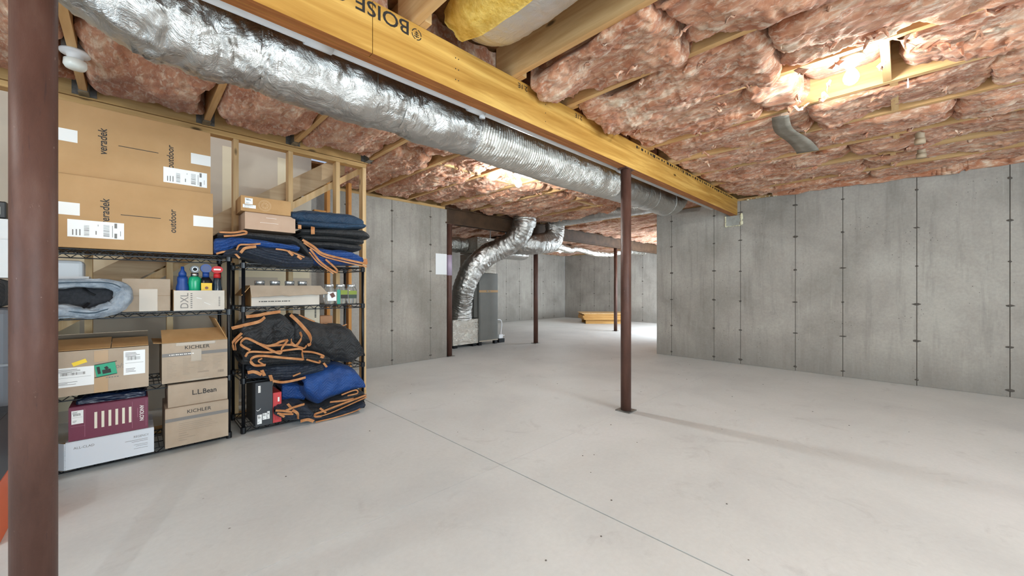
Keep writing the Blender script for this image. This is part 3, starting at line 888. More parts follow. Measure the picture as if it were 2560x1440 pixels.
lamp('added fill bulb on the ceiling to the left, out of view', -1.35, 2.0, 2.488, True, M_BULBDIM)  # dimmer unseen bulb added to brighten the left ceiling
M_STUB = plain('stub_beige', (176, 154, 128), .6)
# loose grey strap lying across the batts, and two pipe stubs
u = np.linspace(0, 1, 24); v = np.linspace(-1, 1, 4); U, V = np.meshgrid(u, v, indexing='ij')
X = U * 1.0; Y = V * (.055 + .03 * U) + .03 * np.sin(U * 5); Z = -.010 * np.sin(U * 8) - .012 - .02 * U + .006 * V
st = grid_mesh(X, Y, Z).build('grey_strap', mottled('grey_wrap', (120, 112, 100), (150, 142, 130), 9, rough=.6, bs=.2), None, smooth=True, solid=.003)
st.location = (3.52, .66, 2.452); tag(st, 'grey plastic strap hanging across the insulation right of the girder', 'strap')
for x, y, lab in ((4.89, -.10, 'short pale pipe stub poking through insulation, the nearer of two at right'), (5.42, -.12, 'short pale pipe stub poking through insulation, nearest the right wall')):
    t = thing('pipe_stub', lab, 'pipe', (x, y, 2.40))
    MB().tube([(0, 0, 0), (0, 0, .2)], .03, 18).build('pipe', M_STUB, t, smooth=True)
    MB().tube([(0, 0, -.012), (0, 0, .03)], .036, 18).build('cap', M_STUB, t, smooth=True)
t = thing('wire_ring', 'small white ring hook hanging from a joist beside the lit bulb', 'hook', (3.56, -.02, 2.44))
MB().tube([(.018 * math.cos(a), 0, .018 * math.sin(a)) for a in np.linspace(0, 6.0, 18)], .005, 8).build('ring', M_PVC, t, smooth=True)
MB().bar((0, 0, .018), (0, 0, .05), .003).build('stem', M_PVC, t)

# ------------------------------------------------------------------ furnace corner
F = thing('furnace', 'grey furnace cabinet with silver foil plenum beside the left concrete wall', 'furnace', (4.86, 5.87, 0))
M_FUR = mottled('furnace_grey', (104, 104, 100), (114, 113, 108), 3, rough=.42, bs=.02)
MB().box(0, .50, 0, .72, .075, 1.44).build('cabinet', M_FUR, F, bevel=.008)
MB().box(.02, .48, -.006, -.0005, .10, 1.05).build('front_panel', M_FUR, F, bevel=.004)
MB().box(.0, .50, -.004, .0, .077, .098).build('trim_strip', plain('beige_metal', (178, 166, 150), .4), F)
lo = MB()
for (x, y) in ((.02, .03), (.44, .03), (.02, .62), (.44, .62)): MB().box(x, x + .07, y, y + .07, .0005, .074).build('foot', M_BLACKM, F)
mb = MB().box(.0, .50, -.0015, 0, 1.055, 1.10); mb.build('tape', M_BTAPE, F)
MB().box(.19, .23, -.012, -.0016, 1.07, 1.09).build('latch', M_GALV, F); MB().box(.27, .29, -.01, -.0016, 1.068, 1.086).build('latch', M_GALV, F)
def crumple_box(name, x0, x1, y0, y1, z0, z1, parent, amp=.008, seed=0, mat=None):
    mb = MB(); n = 34
    def face(P0, U, V, Nn, k):
        P0, U, V, Nn = map(np.array, (P0, U, V, Nn))
        u, v = np.meshgrid(np.linspace(0, 1, n), np.linspace(0, 1, n), indexing='ij')
        e = np.minimum.reduce([u, 1 - u, v, 1 - v]); e = np.clip(e * 9, 0, 1)
        d = amp * (fbm(u * 5, v * 5, 4, seed + k) - .4 + .7 * (ridge(u * 12, v * 12, 3, seed + k) - .5)) * e
        P = P0 + u[..., None] * U + v[..., None] * V + d[..., None] * Nn
        grid_mesh(P[..., 0], P[..., 1], P[..., 2], mb)
    w, d, h = x1 - x0, y1 - y0, z1 - z0
    face((x0, y0, z0), (w, 0, 0), (0, 0, h), (0, -1, 0), 1); face((x1, y0, z0), (0, d, 0), (0, 0, h), (1, 0, 0), 2)
    face((x1, y1, z0), (-w, 0, 0), (0, 0, h), (0, 1, 0), 3); face((x0, y1, z0), (0, -d, 0), (0, 0, h), (-1, 0, 0), 4)
    face((x0, y0, z1), (w, 0, 0), (0, d, 0), (0, 0, 1), 5); face((x0, y1, z0), (w, 0, 0), (0, -d, 0), (0, 0, -1), 6)
    return mb.build(name, mat or M_FOIL2, parent, smooth=True)
crumple_box('supply_plenum', .03, .47, .03, .66, 1.445, 1.84, F, .008, 3)
crumple_box('supply_plenum', .0, .5, .05, .62, 1.85, 2.16, F, .008, 5)
crumple_box('return_box', -.62, -.005, .02, .60, .06, .54, F, .009, 7)
for x in (-.58, -.12): MB().box(x, x + .09, .05, .5, .0005, .055).build('foot', M_BLACKM, F)
crumple_box('side_panel', -.08, -.004, .06, .55, .56, 1.40, F, .002, 9, M_FUR)
FD = thing('return_duct', 'bent silver foil duct rising from the furnace base to the ceiling', 'duct', (4.55, 6.06, .565))
duct('hose', [(0, 0, 0), (-.03, -.04, .20), (-.08, -.16, .42), (-.10, -.28, .66), (.02, -.40, .98), (.22, -.54, 1.20), (.42, -.68, 1.32), (.60, -.95, 1.52), (.64, -1.10, 1.78), (.64, -1.11, 1.88)], [.215, .21, .20, .20, .205, .20, .195, .20, .20, .20], M_FOIL, FD, .024, 61, ribs=.05)
for z, r in ((.02, .222), (.20, .218)): ring(FD, (-.02, -.03 if z > .1 else 0, z), (0, 0, 1), r, .02)
ring(FD, (-.05, -.34, .84), (.4, -.3, .8), .218, .03)
FD2 = thing('supply_duct', 'silver foil elbow duct dropping from the ceiling to the right of the furnace duct', 'duct', (6.14, 5.0, 2.46))
duct('hose', [(0, 0, -.0), (0, 0, -.12), (-.01, .0, -.22), (-.10, .0, -.36), (-.30, .01, -.42), (-.55, .06, -.455), (-.78, .34, -.47), (-.9, .75, -.47)], [.19, .19, .195, .20, .195, .19, .18, .18], M_FOIL, FD2, .020, 62, ribs=.04)
ring(FD2, (0, 0, -.06), (0, 0, 1), .20, .03)
FD3 = thing('branch_duct', 'horizontal silver duct stub left of the furnace, behind the post', 'duct', (4.05, 6.35, 2.02))
duct('hose', [(-.1, 0, 0), (.3, 0, 0), (.8, 0, 0)], .15, M_FOILR, FD3, .006, 63, ribs=.04)
ring(FD3, (.62, 0, 0), (1, 0, 0), .162, .03)
TR = thing('trunk_duct', 'flat silver foil trunk duct under the joists right of the furnace', 'duct', (5.55, 6.3, 1.90))
duct('sleeve', [(0, 0, 0), (.3, 0, 0), (.95, 0, 0)], .24, M_FOIL, TR, .01, 64, flat=.42)
for x in (.2, .75):
    for y in (-.25, .25): MB().box(x - .012, x + .012, y - .001, y + .001, -.02, .575).build('hanger_strap', M_GALV, TR)
FX1 = thing('flex_duct', 'thin crinkled foil duct sagging along the far ceiling', 'duct', (6.75, 6.1, 2.26))
duct('hose', [(-.3, 0, .02), (.5, .0, -.0), (1.4, .05, -.10), (1.7, .05, -.06), (2.6, .05, -.12), (3.4, .0, -.10), (3.9, -.1, .02), (5.2, -.1, .08)], [.09, .095, .09, .07, .09, .075, .1, .1], M_FOILR, FX1, .012, 65, step=.02)
FT = thing('sheet_duct', 'wide pale metal trunk duct along the far ceiling behind the flex duct', 'duct', (6.4, 6.9, 2.27))
crumple_box('body', 0, 3.4, 0, .6, 0, .12, FT, .006, 12, mottled('dull_duct', (150, 146, 138), (176, 172, 164), 8, rough=.4, metal=.7, bs=.1))
JD = thing('joist_duct', 'pale silver duct running in the ceiling bay above the elbow duct', 'duct', (6.06, 5.0, 2.50))
duct('sleeve', [(0, 0, 0), (0, -1.2, 0), (0, -2.6, 0)], .125, M_FOIL, JD, .006, 66)
ring(JD, (0, -.8, 0), (0, 1, 0), .132, .02)
# condensate pump with hose
PU = thing('condensate_pump', 'small black and white condensate pump with white hose at furnace foot', 'pump', (5.44, 5.92, 0))
MB().box(0, .16, 0, .12, .002, .085).build('tank', M_BLACKM, PU, bevel=.006)
MB().box(.02, .13, .02, .10, .085, .17).build('motor', M_PVC, PU, bevel=.006)
MB().tube([tuple(p) for p in crom([(.09, .05, .16), (.10, .04, .30), (.10, .03, .40), (.06, .02, .47), (-.03, .02, .485), (-.075, .02, .48)], 24)], .012, 10).build('hose', M_PVC, PU, smooth=True)
MB().tube([(.13, .06, .13), (.2, .05, .14)], .008, 8).build('outlet', M_PVC, PU, smooth=True)

# paper taped to the end of the left wall, wrapped on the post
PA = MB().box(3.475, 3.69, 5.2935, 5.2955, 1.36, 1.70).build('paper_sheet', plain('paper_white', (232, 234, 236), .7))
tag(PA, 'blank white paper sheet taped to the end of the left wall', 'paper')
tp = MB().lathe([(.0475, 1.35), (.0475, 1.69)], 40, (3.765, 5.33, 0)).build('purple_wrap', plain('lilac_film', (172, 156, 178), .35), None, smooth=True)
tag(tp, 'lilac plastic film wrapped around the post next to the white paper', 'wrap')
tg = MB().lathe([(.03, -.002), (.03, .002)], 16).build('round_tag', M_PVC)
tg.rotation_euler = (math.radians(90), 0, math.radians(45)); tg.location = (6.0, 5.313, 1.70)
tag(tg, 'small white round tag stuck on the post right of the furnace', 'tag')

# stack of boards by the far wall
ST = None
rr = random.Random(6)
M_PLY = wood('stack_board', (170, 122, 62), (204, 158, 94), 'X')
names = ['lowest', 'second', 'third', 'fourth', 'fifth', 'sixth', 'topmost']
z = .001
sc0 = Vector((11.15, 7.05, 0)); ang = math.radians(-44)
for k in range(2):
    o = MB().box(-.62, .62, -.045, .045, 0, .14).build('timber_block', M_PLY)
    o.location = sc0 + Vector((0, 0, .001)) + Vector((math.sin(-ang), math.cos(ang), 0)) * (.32 * (1 if k else -1)); o.rotation_euler = (0, 0, ang)
    tag(o, ['near thick timber block under the stacked boards by the far wall', 'rear thick timber block under the stacked boards by the far wall'][k], 'timber')
z = .142
for k in range(7):
    th = rr.choice((.022, .03, .04))
    o = MB().box(-.66 - rr.uniform(0, .08), .66 + rr.uniform(0, .1), -.5, .5, 0, th - .003).build('stacked_board', M_PLY if k != 6 else M_STUD)
    o.location = (sc0.x + rr.uniform(-.03, .03), sc0.y + rr.uniform(-.03, .03), z); o.rotation_euler = (0, 0, ang + rr.uniform(-.05, .05))
    tag(o, '%s wooden board of the stack standing by the far concrete wall' % names[k], 'board', 'boards stacked by the far wall')
    z += th
# steel bearing plate and foam under the girder end
BP = MB().box(6.455, 6.4745, 1.70, 1.90, 2.08, 2.2285).build('bearing_plate', mottled('plate_grey', (150, 150, 142), (166, 166, 158), 20, rough=.6))
tag(BP, 'grey bearing patch in the right wall under the girder end', 'plate')
mb = MB(); rr = random.Random(2)
for yy, zz, s in [(1.695, 2.1 + .02 * k, .018) for k in range(8)] + [(1.91, 2.08 + .02 * k, .012) for k in range(8)] + [(1.72 + .02 * k, 2.075, .009) for k in range(10)]:
    s *= rr.uniform(.7, 1.3); mb.lathe([(s * .3, -s), (s, -.3 * s), (s, .4 * s), (s * .3, s)], 8, (6.464, yy, zz))
fo = mb.build('foam_bead', plain('foam_cream', (226, 218, 186), .8), BP, smooth=True); fo['kind'] = 'stuff'

# ------------------------------------------------------------------ wire shelving
def wire_unit(label, x0, x1, y0, y1, levels, top, hide=()):
    t = thing('wire_shelving', label, 'shelf', (x0, y0, 0))
    W, Dp = x1 - x0, y1 - y0
    for x in (0, W):
        for y in (0, Dp):
            p = MB().tube([(x, y, .03), (x, y, top)], .0125, 12).build('post', M_BLACKM, t, smooth=True)
            mb = MB(); mb.lathe([(.016, -.029), (.018, -.022), (.009, -.012), (.009, 0)], 12, (x, y, .0305)); mb.build('foot', M_BLACKM, p)
    for z in levels:
        mb = MB()
        for y in (0, Dp):
            mb.bar((.012, y, z - .005), (W - .012, y, z - .005), .004); mb.bar((.012, y, z - .036), (W - .012, y, z - .036), .004)
            k = 0; x = .02
            while x < W - .05:
                mb.bar((x, y, z - (.006 if k % 2 else .035)), (x + .035, y, z - (.035 if k % 2 else .006)), .0028, n=5); x += .035; k += 1
        for x in (0, W):
            mb.bar((x, .012, z - .005), (x, Dp - .012, z - .005), .004); mb.bar((x, .012, z - .036), (x, Dp - .012, z - .036), .004)
        x = .03
        while x < W - .02:
            mb.bar((x, 0, z - .002), (x, Dp, z - .002), .002, n=4); x += .026
        for y in (Dp * .33, Dp * .67): mb.bar((0, y, z - .006), (W, y, z - .006), .003, n=5)
        for x in (0, W):
            for y in (0, Dp): mb.tube([(x, y, z - .042), (x, y, z)], .019, 10)
        mb.build('wire_shelf', M_BLACKM, t)
    return t
LV = (.045, .478, .970, 1.372); RV = (.05, .43, .985, 1.325)
wire_unit('black wire shelving unit on the left holding cardboard boxes', -.40, .51, 3.56, 4.01, LV, 1.39)
wire_unit('black wire shelving unit on the right holding folded moving blankets', .605, 1.545, 3.585, 4.02, RV, 1.345)

# ------------------------------------------------------------------ big planter boxes on top
def veradek(label, loc, rz, lab):
    t = carton('carton', label, loc, (.755, .44, .437), M_CARD, rz, 'tall printed cartons on the left unit')
    lettering('veradek', M_INK, t, (.215, -.0012, .235 - .0), (.165, .040), math.pi / 2, bold=.012, shear=.12)
    lettering('outdoor', M_INK, t, (.535, -.0012, .215), (.160, .036), math.pi / 2, bold=.012, shear=.12)
    dashes(t, [(.285, .475, .225, .004)], -.0006, M_INK, 'printed_line')
    MB().add([(.645,-.0008,.195),(.7562,-.0008,.195),(.7562,.06,.195),(.645,-.0008,.27),(.7562,-.0008,.27),(.7562,.06,.27)],[(0,1,4,3),(1,2,5,4)]).build('tape', M_TAPE, t)
    MB().add([(.11,-.0008,.195),(-.0012,-.0008,.195),(-.0012,.06,.195),(.11,-.0008,.27),(-.0012,-.0008,.27),(-.0012,.06,.27)],[(1,0,3,4),(2,1,4,5)]).build('tape', M_TAPE, t)
    shipping_label(t, *lab, -.0012, 5, 0, 'H')
    return t
veradek('brown lettered carton resting on the left shelving top, lower of the two long cartons', (-.345, 3.52, 1.3728), 0, (.06, .30, .065, .17))
veradek('brown lettered carton stacked highest, upper of the two long cartons', (-.356, 3.545, 1.8195), math.radians(.3), (.50, .735, .035, .14))

# ------------------------------------------------------------------ left unit, second shelf
t = thing('white_canister', 'white plastic tub behind the grey fabric bag on the left shelf', 'tub', (-.31, 3.84, .971))
MB().box(-.075, .075, -.09, .09, 0, .335).build('body', plain('white_plastic', (220, 224, 228), .4), t, bevel=.02)
MB().box(-.08, .10, -.095, .095, .215, .232).build('ledge', M_PVC, t)
BG = thing('fabric_bag', 'grey crinkled fabric bag with dark mesh opening on the left shelf', 'bag', (-.20, 3.50, .971))
def off(p, L): return (p[0] - L[0], p[1] - L[1], p[2] - L[2])
BL = (-.20, 3.50, .971)
rim = [off(p, BL) for p in ((-0.395,3.470,1.145), (-0.246,3.460,1.156), (-0.114,3.460,1.155), (-0.057,3.460,1.123), (-0.046,3.450,1.072), (-0.076,3.440,1.015), (-0.127,3.430,0.990), (-0.188,3.420,0.974), (-0.290,3.420,0.990), (-0.390,3.420,0.992))]
M_BAG = mottled('crinkled_nylon', (112, 124, 136), (156, 164, 172), 16, (1, 1, 1), .5, bs=.9, bscale=24, bdist=.015)
co = crom([(p[0], p[1] - .036, p[2] + .004) for p in rim], 40); MB().tube([tuple(p) for p in co], .0035, 6).build('seam_cord', plain('cord_blue', (52, 70, 84), .6), BG)
duct('rim', rim, [.025, .026, .027, .036, .044, .04, .036, .03, .04, .04], M_BAG, BG, .012, 81, step=.006, n=30)
def pillow(name, label, cat, top, bot, yf, depth, mat, seed=0, wr=.008, parent=None, group=None, sq=.62, nu=70, nt=44, asname=None, fold=0.0):
    nt = 150 if fold else 84
    """soft folded cloth; top / bot are front outlines, (x, y, z) points"""
    A = np.array(top); B = np.array(bot)
    x0, x1 = max(A[0, 0], B[0, 0]), min(A[-1, 0], B[-1, 0])
    u = np.linspace(0, 1, nu); x = x0 + (x1 - x0) * (.5 - .5 * np.cos(np.pi * u))
    zt = np.interp(x, A[:, 0], A[:, 2]); zb = np.interp(x, B[:, 0], B[:, 2])
    k = np.array([.05, .1, .2, .3, .2, .1, .05]); zt = np.convolve(np.pad(zt, 3, 'edge'), k / k.sum(), 'valid'); zb = np.convolve(np.pad(zb, 3, 'edge'), k / k.sum(), 'valid')
    t = np.linspace(0, 2 * np.pi, nt + 1); t = t - .45 * np.sin(2 * t)
    X, T = np.meshgrid(x, t, indexing='ij'); ZC = ((zt + zb) / 2)[:, None]; HH = np.maximum((zt - zb) / 2, .004)[:, None]
    end = np.clip(np.minimum(u, 1 - u) * 9, 0, 1)[:, None] ** .45
    sp = lambda q, e: np.sign(q) * np.abs(q) ** e
    Y = yf + depth / 2 - depth / 2 * sp(np.cos(T), sq) * (.86 + .14 * end)
    Z = ZC + HH * sp(np.sin(T), sq) * (.35 + .65 * end)
    per = np.abs(T / np.pi - 1) * 1.3
    d = wr * 2.2 * (fbm(X * 7, per * 3, 3, seed) - .5) + wr * (ridge(X * 9 + per * 5, per * 6 - X * 5, 3, seed + 4) - .5)
    if fold: d = d + fold * np.cos(T * 2) * 0 + fold * (np.abs(np.sin((Z - zb[:, None] + .004 * fbm(X * 6, X * 0, 3, seed)) * 3.14159 / .024)) - .6) * (np.abs(np.cos(T)) > .0)
    Y = Y - d * np.cos(T); Z = Z + d * np.sin(T)
    lo = zb.min(); Z = np.maximum(Z, np.minimum(zb[:, None], ZC) - .004)
    cx, cz = (x0 + x1) / 2, float(zb.min())
    mb = grid_mesh(X - cx, Y - yf, Z - cz)
    n1 = nt + 1
    mb.f.append(tuple(range(nt))); mb.f.append(tuple((nu - 1) * n1 + k for k in range(nt - 1, -1, -1))); mb.mi += [0, 0]
    if parent is None:
        th = thing(name, label, cat, (cx, yf, cz), 0, group)
        mb.build(asname or 'quilt', mat, th, smooth=True)
        return th
    P = parent.location
    mb.v = [(v[0] + cx - P.x, v[1] + yf - P.y, v[2] + cz - P.z) for v in mb.v]
    return mb.build(asname or name, mat, parent, smooth=True)
def ribbon(parent, pts, w=.022, t=.005, wdir=(0, -.35, 1), mat=None, name='binding'):
    """flat cloth tape swept along pts"""
    L = parent.location
    C = crom(pts, 10 * (len(pts) - 1)) if len(pts) > 2 else np.array([pts[0], pts[1]])
    C = C - np.array(L) + np.array((0, .010, 0)); w *= .82; t = .0045
    T = np.gradient(C, axis=0); T /= np.linalg.norm(T, axis=1)[:, None]
    wd = np.array(wdir, float)
    mb = MB(); v = []
    for c, tt in zip(C, T):
        a = wd - tt * wd.dot(tt)
        if np.linalg.norm(a) < .25: a = np.array((0, 0, 1.)) - tt * tt[2] + np.cross(tt, (0, 1, 0)) * .6
        a /= np.linalg.norm(a); b = np.cross(tt, a)
        v += [c - a * w / 2 - b * t / 2, c + a * w / 2 - b * t / 2, c + a * w / 2 + b * t / 2, c - a * w / 2 + b * t / 2]
    f = []
    for i in range(len(C) - 1):
        for k in range(4): f.append((i * 4 + k, i * 4 + (k + 1) % 4, i * 4 + 4 + (k + 1) % 4, i * 4 + 4 + k))
    e = (len(C) - 1) * 4
    f += [(3, 2, 1, 0), (e, e + 1, e + 2, e + 3)]
    mb.add(v, f)
    return mb.build(name, mat or M_ORANGE, parent)
pillow('mesh_panel', '', '', [(-0.399,3.500,1.145), (-0.249,3.500,1.154), (-0.098,3.500,1.150), (-0.056,3.500,1.102)], [(-0.399,3.500,0.993), (-0.200,3.500,0.971), (-0.098,3.500,1.001), (-0.056,3.500,1.051)], 3.50, .22, mottled('dark_mesh', (30, 32, 36), (44, 46, 52), 60, rough=.8), 5, .006, BG)
ribbon(BG, [(-0.223,3.470,1.137), (-0.195,3.460,1.103), (-0.168,3.460,1.083)], .012, .004, mat=M_BLACKM, name='strap')
ribbon(BG, [(-0.194,3.440,1.038), (-0.219,3.410,0.997), (-0.191,3.390,0.970)], .02, .006, (1, 0, .3), mat=M_BLACKM, name='strap')
t = carton('carton', 'low plain brown box between the grey bag and the bottles', (-.055, 3.565, .971), (.235, .36, .215), M_CARD2)
mb = MB(); decal(mb, .08, .17, .0, .15, -.0006); mb.build('tape', plain('beige_tape', (196, 184, 168), .4), t)
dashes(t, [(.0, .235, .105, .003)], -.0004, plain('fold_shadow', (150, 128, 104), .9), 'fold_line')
# open DXL box with bottles
OB = thing('open_carton', 'pale open-topped carton holding four coloured bottles', 'box', (.195, 3.50, .971))
M_PALE = mottled('pale_card', (196, 186, 174), (206, 197, 185), 4, rough=.75, bs=.05)
MB().box(0, .28, 0, .004, 0, .14).build('front_wall', M_PALE, OB); MB().box(0, .28, .30, .304, 0, .14).build('rear_wall', M_PALE, OB)
MB().box(0, .004, .0045, .2995, 0, .145).build('side_wall', M_CARDIN, OB); MB().box(.276, .28, .0045, .2995, 0, .145).build('side_wall', M_CARDIN, OB)
MB().box(.0045, .2755, .0045, .2995, 0, .003).build('bottom', M_PALE, OB)
lettering('DXL', M_GREYINK, OB, (.055, -.001, .07), (.105, .042), math.pi / 2)
dashes(OB, [(.088, .098, .02 + .014 * k, .007) for k in range(8)] + [(.245, .255, .03 + .012 * k, .006) for k in range(6)], -.0004, M_GREYINK)
for q in ((.12, .15, .083, .087, -.0006, -.3), (.16, .2, .045, .048, -.0006, -.5)): mb = MB(); decal(mb, *q); mb.build('tape', M_TAPE, OB)
def bottle(name, label, x, y, prof, mat, parts, cat='bottle'):
    t = thing(name, label, cat, (x, y, .9745))
    MB().lathe(prof, 26).build('body', mat, t, smooth=True)
    for nm, pr, m in parts: MB().lathe(pr, 26).build(nm, m, t, smooth=True)
    return t
B1 = plain('blue_plastic', (18, 62, 132), .45); BK = plain('black_plastic', (20, 22, 26), .3)
bottle('detergent_bottle', 'blue plastic bottle with pointed top, first from left in the pale box', .245, 3.57, [(.034, 0), (.036, .02), (.036, .16), (.028, .19), (.030, .215), (.027, .235)], B1,
       [('cap', [(.022, .236), (.022, .26), (.010, .28), (.009, .305)], B1)])
bottle('water_bottle', 'green metal bottle with black and steel cap in the pale box', .312, 3.57, [(.037, 0), (.037, .20), (.034, .225), (.024, .236)], plain('green_enamel', (20, 158, 112), .25),
       [('neck', [(.022, .2365), (.022, .262)], plain('steel', (190, 190, 188), .25, 1.0))])
o = MB().tube([(0, -.016, 0), (0, .016, 0)], .026, 22).build('cap', BK, bpy.data.objects['water_bottle']); o.location = (0, 0, .288)
bottle('black_jug', 'black jug with blue funnel cap and yellow label in the pale box', .375, 3.57, [(.036, 0), (.038, .02), (.038, .205), (.022, .232)], BK,
       [('cap', [(.020, .2325), (.020, .268)], B1)])
MB().tube([(0, -.0185, .0), (0, -.0155, .0)], .017, 20).build('cap_hole', plain('steel_ring', (150, 150, 148), .4, .6), o)
MB().tube([(0, -.0205, .0), (0, -.0185, .0)], .012, 20).build('cap_hole', plain('hole_black', (8, 8, 9), .8), o)
J = bpy.data.objects['black_jug']
o = MB().tube([(0, -.014, 0), (0, .014, 0)], .032, 24).build('cap_ring', B1, J); o.location = (0, 0, .296)
MB().tube([(0, -.0155, 0), (0, -.0145, 0)], .022, 24).build('cap_hole', plain('dark_blue', (16, 44, 104), .4), o)
MB().box(-.031, .031, -.0405, -.0385, .10, .19).build('paper_label', plain('yellow_label', (236, 190, 30), .5), J)
mb = MB(); mb.tube([(0, -.042, 0), (0, -.0407, 0)], .010, 16); o = mb.build('emblem', plain('label_brown', (120, 70, 40), .5), J); o.location = (0, 0, .155)
bottle('sauce_bottle', 'dark bottle with a wide red cap at the right end of the pale box', .44, 3.57, [(.030, 0), (.031, .15), (.022, .215), (.020, .228)], mottled('dark_glass', (30, 40, 48), (54, 70, 84), 6, rough=.15, bs=0),
       [('cap', [(.022, .2285), (.021, .262)], plain('red_plastic', (190, 30, 34), .55))])
J = bpy.data.objects['sauce_bottle']
o = MB().tube([(0, -.014, 0), (0, .014, 0)], .033, 24).build('cap_ring', MATS['red_plastic'], J); o.location = (0, 0, .290); o.scale = (1.05, 1, .8)
MB().box(-.02, .02, -.016, -.0145, -.006, .008).build('slot', M_WHITEINK, o)

# ------------------------------------------------------------------ left unit, third shelf
t = carton('carton', 'large brown carton with green and yellow stickers on the lower left shelf', (-.365, 3.50, .479), (.435, .40, .268), M_CARD2, 0, top=False)
f = MB().box(0, .26, 0, .20, 0, .004).build('flap', M_CARDIN, t); f.location = (0, .002, .272); f.rotation_euler = (math.radians(14), 0, 0)
f = MB().box(0, .17, 0, .20, 0, .004).build('flap', M_CARDIN, t); f.location = (.264, .002, .272); f.rotation_euler = (math.radians(11), 0, 0)
f = MB().box(0, .435, -.19, 0, 0, .004).build('flap', M_CARD2, t); f.location = (0, .40, .272); f.rotation_euler = (math.radians(-24), 0, 0)
f = MB().box(-.16, 0, 0, .36, 0, .004).build('flap', M_CARDIN, t); f.location = (.60, .02, .262); f.rotation_euler = (0, math.radians(6), 0); f.scale.x = .9
shipping_label(t, .318, .418, .09, .245, -.0012, 11)
shipping_label(t, .03, .19, .055, .17, -.0012, 12)
mb = MB(); decal(mb, .10, .16, .185, .208, -.001, .35); mb.build('sticker', plain('yellow_sticker', (240, 204, 40), .5), t)
mb = MB(); decal(mb, .195, .285, .10, .18, -.0016, .14); gs = mb.build('sticker', plain('green_sticker', (12, 150, 110), .4), t)
mb = MB()
for (x0, x1, z0, z1) in ((.192, .288, .177, .181), (.192, .288, .099, .103)): decal(mb, x0, x1, z0 + (.0), z1, -.0024, .14)
decal(mb, .225, .262, .115, .14, -.0024, .14); decal(mb, .235, .25, .14, .158, -.0024, .5); decal(mb, .203, .216, .115, .16, -.0024, .14)
mb.build('sticker_print', M_INK, gs)
for q in ((.19, .25, .0, .098, -.0004), (.19, .25, .19, .26, -.0004)): mb = MB(); decal(mb, *q); mb.build('tape', M_BTAPE, t)
lettering('o/:', M_GREYINK, t, (.30, -.0008, .155), (.035, .03)); 
dashes(t, [(.24 + .012 * k, .248 + .012 * k, .088, .006) for k in range(5)], -.0006, M_GREYINK)

def kichler(label, loc, size, tx, small):
    t = carton('carton', label, loc, size, M_CARD2, 0, 'pair of printed lighting cartons', top=not small, bow=.0)
    w, d, h = size
    lettering('KICHLER', M_INK, t, (w * tx, -.001, h * .865), (w * .38, .024), 0, bold=.005)
    mb = MB(); decal(mb, 0, w, h * .66, h * .745, -.0006); mb.build('grey_stripe', plain('stripe_grey', (124, 120, 116), .7), t)
    dashes(t, [(w * .1 + .011 * k, w * .1 + .011 * k + .006 + .003 * (k % 2), h * .702, .006) for k in range(12)], -.0014, M_WHITEINK if small else M_GREYINK)
    rows = []; rr = random.Random(31)
    if small:
        for c in range(4):
            for r in range(12 - c): rows.append((w * (.07 + .23 * c), w * (.07 + .23 * c + rr.uniform(.06, .17)), h * (.58 - .04 * r), .0018))
        for k in range(9): rows.append((w * .84 + .004 * k, w * .84 + .004 * k + rr.choice((.0012, .0026)), h * .17, .018))
        rows.append((w * .52, w * .70, h * .20, .005))
    else:
        for r in range(5): rows.append((w * .2, w * rr.uniform(.7, .88), h * (.58 - .05 * r), .0016))
        for r in range(4): rows.append((w * .2, w * rr.uniform(.3, .5), h * (.32 - .06 * r), .003))
    dashes(t, rows, -.0004, plain('print_tan', (150, 136, 120), .8))
    if small:
        for q in ((w * .42, w * .58, h * .5, h * .8, -.0009), (w * .35, w * .72, 0, h * .05, -.0009), (w * .2, w * .8, h * .92, h * .99, -.0004)): mb = MB(); decal(mb, *q); mb.build('tape', plain('clear_brown_tape', (168, 152, 132), .2), t)
    return t
K1 = kichler('open-flapped printed carton with grey stripe on the lower left shelf', (.135, 3.50, .479), (.358, .36, .272), .52, True)
f = MB().box(0, .358, 0, .17, 0, .004).build('flap', M_CARDIN, K1); f.location = (0, .002, .273); f.rotation_euler = (math.radians(27), 0, 0)
f = MB().box(0, .004, 0, .34, 0, .17).build('flap', M_CARDIN, K1); f.location = (.354, .004, .273); f.rotation_euler = (0, math.radians(-24), 0)
kichler('worn printed carton with grey stripe, at the bottom of the left unit', (.15, 3.475, .046), (.345, .38, .262), .52, False)
L = carton('carton', 'slim tan carton with dark serif lettering, between two striped cartons', (.165, 3.495, .3135), (.328, .36, .148), M_CARD2)
lettering('L.L.Bean', M_INK, L, (.195, -.001, .082), (.135, .034), 0, bold=.018)
# ------------------------------------------------------------------ left unit, bottom
AC = carton('carton', 'long white carton on the bottom left shelf, under the burgundy box', (-.29, 3.475, .046), (.385, .38, .158), plain('white_card', (210, 215, 222), .55), top=True)
lettering('ALL-CLAD', M_GREYINK, AC, (.075, -.001, .122), (.085, .014), 0)
lettering('REGENCY', M_GREYINK, AC, (.325, -.001, .122), (.07, .013), 0)
dashes(AC, [(.25, .355, .10, .002), (.28, .355, .09, .002), (.29, .355, .07, .0016), (.30, .355, .06, .0016), (.29, .355, .045, .0016)], -.0004, M_GREYINK)
f = MB().box(-.004, 0, 0, .20, 0, .158).build('flap', MATS['white_card'], AC); f.location = (-.001, .002, 0); f.rotation_euler = (0, 0, math.radians(38))
AN = carton('carton', 'burgundy printed box standing on the white carton at lower left', (-.278, 3.485, .2095), (.345, .34, .198), plain('burgundy_card', (106, 30, 58), .45))
lettering('ANOLON', M_WHITEINK, AN, (.315, -.001, .105), (.10, .020), -math.pi / 2, bold=.012)
mb = MB()
for k in range(6): decal(mb, .105 + .030 * k, .117 + .030 * k, .055, .155, -.0006)
